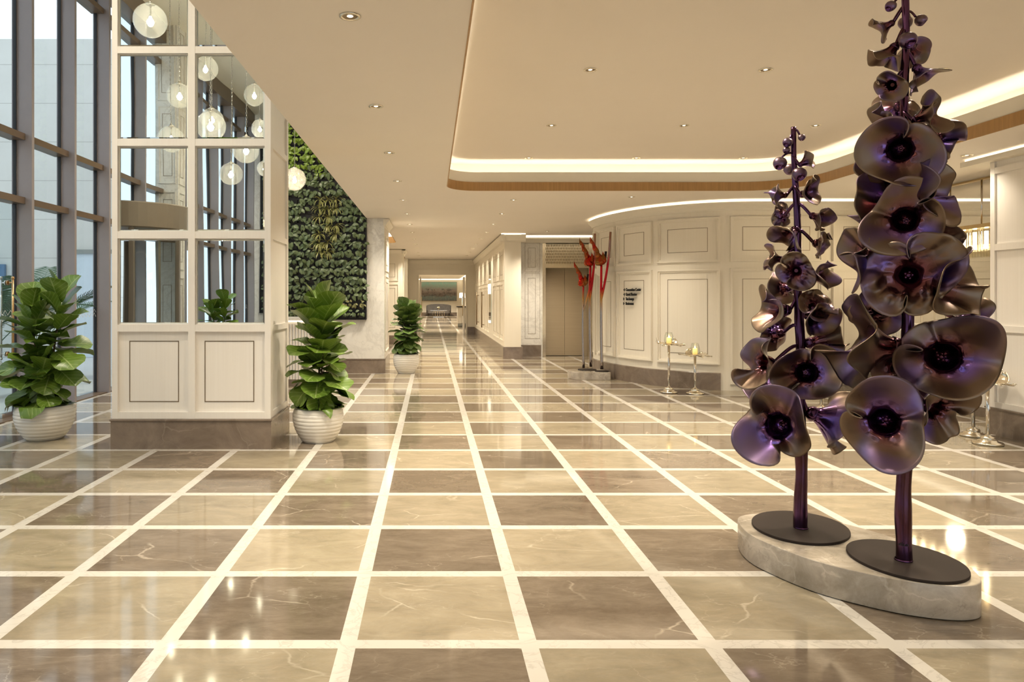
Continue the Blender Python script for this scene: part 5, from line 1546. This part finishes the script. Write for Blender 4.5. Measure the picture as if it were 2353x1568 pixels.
sculpture('right flower sculpture, taller dark violet-bronze stem of metal blooms nearest the camera', 3.578,
          [(2076, 1287), (2078, 1060), (2086, 850), (2084, 600), (2078, 330), (2081, 100), (2078, -90)], 0, 0.0375, ((2.40, 3.60), (.2305, -.108), (.095, .273)), fl2, bd2, 7, 'signed')

# ------------------------------------------------------------------ lounge beyond the corridor
pn = MB(); pn.box(-0.82, 2.13, 59.9, 59.94, 1.27, 2.83)
og = (0.65, 59.94, 1.27)
e = empty('painting', og, 'wide teal and grey-brown painting on the far lounge wall', 'painting')
pn.build('canvas', M['painting'], e, og)
f = MB(); f.box(-0.84, -0.82, 59.89, 59.96, 1.25, 2.85); f.box(2.13, 2.15, 59.89, 59.96, 1.25, 2.85); f.box(-0.84, 2.15, 59.89, 59.96, 2.83, 2.85); f.box(-0.84, 2.15, 59.89, 59.96, 1.25, 1.27); f.build('frame', M['inlay'], e, og)
og = (0.62, 58.9, 0)
e = empty('sofa', og, 'grey-brown velvet sofa with curved back under the painting', 'sofa')
f = MB(); f.prism(rounded(-0.40, 1.62, 58.5, 59.35, (0.25, 0.25, 0.1, 0.1), 6), 0.22, 0.5); f.build('seat', M['velvet'], e, og, bevel=0.03)
f = MB()
def fn(i, j):
    t = i / 20; a = PI * t
    x = 0.61 + 1.02 * -math.cos(a); y = 58.75 + 0.55 * math.sin(a) ** 0.6
    h = 0.86 + 0.14 * math.sin(a)
    prof = [(0.0, 0.22), (0.0, h - 0.05), (0.05, h), (0.12, h - 0.02), (0.14, 0.3)][j]
    return (x * 1.0 + (0.61 - x) * prof[0] * 0.25, y - prof[0] * (1.0 if 0.1 < t < 0.9 else 0.2), prof[1])
f.grid(fn, 20, 4); f.build('backrest', M['velvet'], e, og)
for x in (-0.25, 1.47):
    for y in (58.62, 59.2):
        f = MB(); f.tube([(x, y, 0), (x, y, 0.23)], [0.02, 0.03], 8); f.build('leg', M['black'], e, og)
og = (0.58, 56.0, 0)
e = empty('coffee_table', og, 'glass-topped coffee table on chrome loops before the sofa', 'table')
f = MB(); f.box(-0.07, 1.23, 55.6, 56.4, 0.5, 0.53); f.build('tabletop', M['chrome'], e, og)
f = MB()
for k in range(5):
    f.tube([(0.22 + 0.18 * k + 0.09 * math.cos(q * 0.524), 56.0 + 0.05 * math.sin(q), 0.26 + 0.235 * math.sin(q * 0.524)) for q in range(13)], 0.012, 6)
f.build('loop_base', M['silver'], e, og)
f = MB(); f.box(0.15, 1.0, 55.8, 56.2, 0, 0.03); f.build('foot', M['chrome'], e, og)
og = (0.56, 56.0, 0.53)
e = empty('flower_vase', og, 'small vase of cream flowers on the coffee table', 'vase')
f = MB(); f.lathe([(0.001, 0), (0.05, 0), (0.06, 0.06), (0.035, 0.12)], (0, 0, 0), 16); f.build('vase', M['ceramic'], e)
f = MB(); rnd = random.Random(2)
for k in range(14): f.ball((rnd.uniform(-.07, .07), rnd.uniform(-.07, .07), 0.16 + rnd.uniform(0, .09)), 0.035, 8, 6)
f.build('flowers', M['petal'], e)
og = (1.62, 37.2, 0)
e = empty('console', og, 'half-round white console with grey foot in the far lounge doorway', 'console')
f = MB(); f.lathe([(0.001, 0.16), (0.26, 0.16), (0.28, 0.2), (0.28, 1.0), (0.26, 1.02), (0.001, 1.02)], og, 28); f.build('body', M['ceramic'], e, og)
f = MB(); f.lathe([(0.001, 1.021), (0.31, 1.021), (0.31, 1.07), (0.001, 1.07)], og, 28); f.build('worktop', M['plate'], e, og)
f = MB(); f.lathe([(0.001, 0.0), (0.24, 0.0), (0.24, 0.159), (0.001, 0.159)], og, 28); f.build('foot', M['greyframe'], e, og)
og = (1.62, 37.2, 1.071)
e = empty('table_lamp', og, 'white lit table lamp standing on the half-round console', 'lamp')
f = MB(); f.lathe([(0.001, 0), (0.09, 0), (0.09, 0.02), (0.015, 0.04), (0.015, 0.48), (0.001, 0.48)], (0, 0, 0), 16); f.build('base', M['silver'], e)
f = MB(); f.lathe([(0.10, 0.70), (0.14, 0.68), (0.155, 0.46), (0.15, 0.44), (0.10, 0.44), (0.10, 0.70)], (0, 0, 0), 20); f.build('lamp_shade', M['shade'], e)

# ------------------------------------------------------------------ palms outside the glass
def palm(loc, h, n, length, seed, label, pot_r):
    e = empty('potted_palm', (*loc, 0), label, 'potted plant')
    m, ri = pot(pot_r, 0.55, 11); m.build('pot', M['ceramic'], e)
    rnd = random.Random(seed); f = MB(); st = MB()
    for k in range(n):
        az = k * 2.4 + rnd.uniform(-.3, .3); el0 = R(rnd.uniform(55, 85)); L = length * rnd.uniform(0.8, 1.15)
        p = Vector((0.05 * math.cos(az), 0.05 * math.sin(az), 0.5)); pts = [p.copy()]
        for q in range(22):
            el = el0 - 1.15 * (q / 22) ** 1.6
            d = Vector((math.cos(az) * math.cos(el), math.sin(az) * math.cos(el), math.sin(el)))
            p = p + d * (L / 22); pts.append(p.copy())
            if q > 6:
                side = d.cross(Vector((0, 0, 1))).normalized(); w = 0.34 * math.sin(PI * min(1, (q - 5) / 18)) + 0.05
                for sgn in (-1, 1):
                    for hh in (0, 0.5):
                        b = p + d * (hh * L / 22); tip = b + side * sgn * w + d * w * 0.6 - Vector((0, 0, 0.10 * w))
                        wd_ = d * 0.011
                        f.add([tuple(b - wd_), tuple(b + wd_), tuple(b.lerp(tip, .5) + wd_ * 1.2 + Vector((0, 0, .012))), tuple(tip), tuple(b.lerp(tip, .5) - wd_ * 1.2 + Vector((0, 0, .012)))], [(0, 1, 2, 3, 4)])
        st.tube(pts, [0.010 * (1 - 0.8 * i / 22) for i in range(23)], 6)
    st.build('stem', M['palm'], e); f.build('fronds', M['palm'], e)
    s = MB(); s.lathe([(0.001, 0.5), (ri, 0.49)], (0, 0, 0), 24); s.build('soil', M['soil'], e)
palm((-6.75, 10.6), 1.6, 11, 1.6, 3, 'green palm in a ribbed white pot outside the glass door', 0.32)
palm((-7.35, 13.2), 1.8, 11, 1.95, 9, 'green palm outside the glass behind the left fig', 0.32)
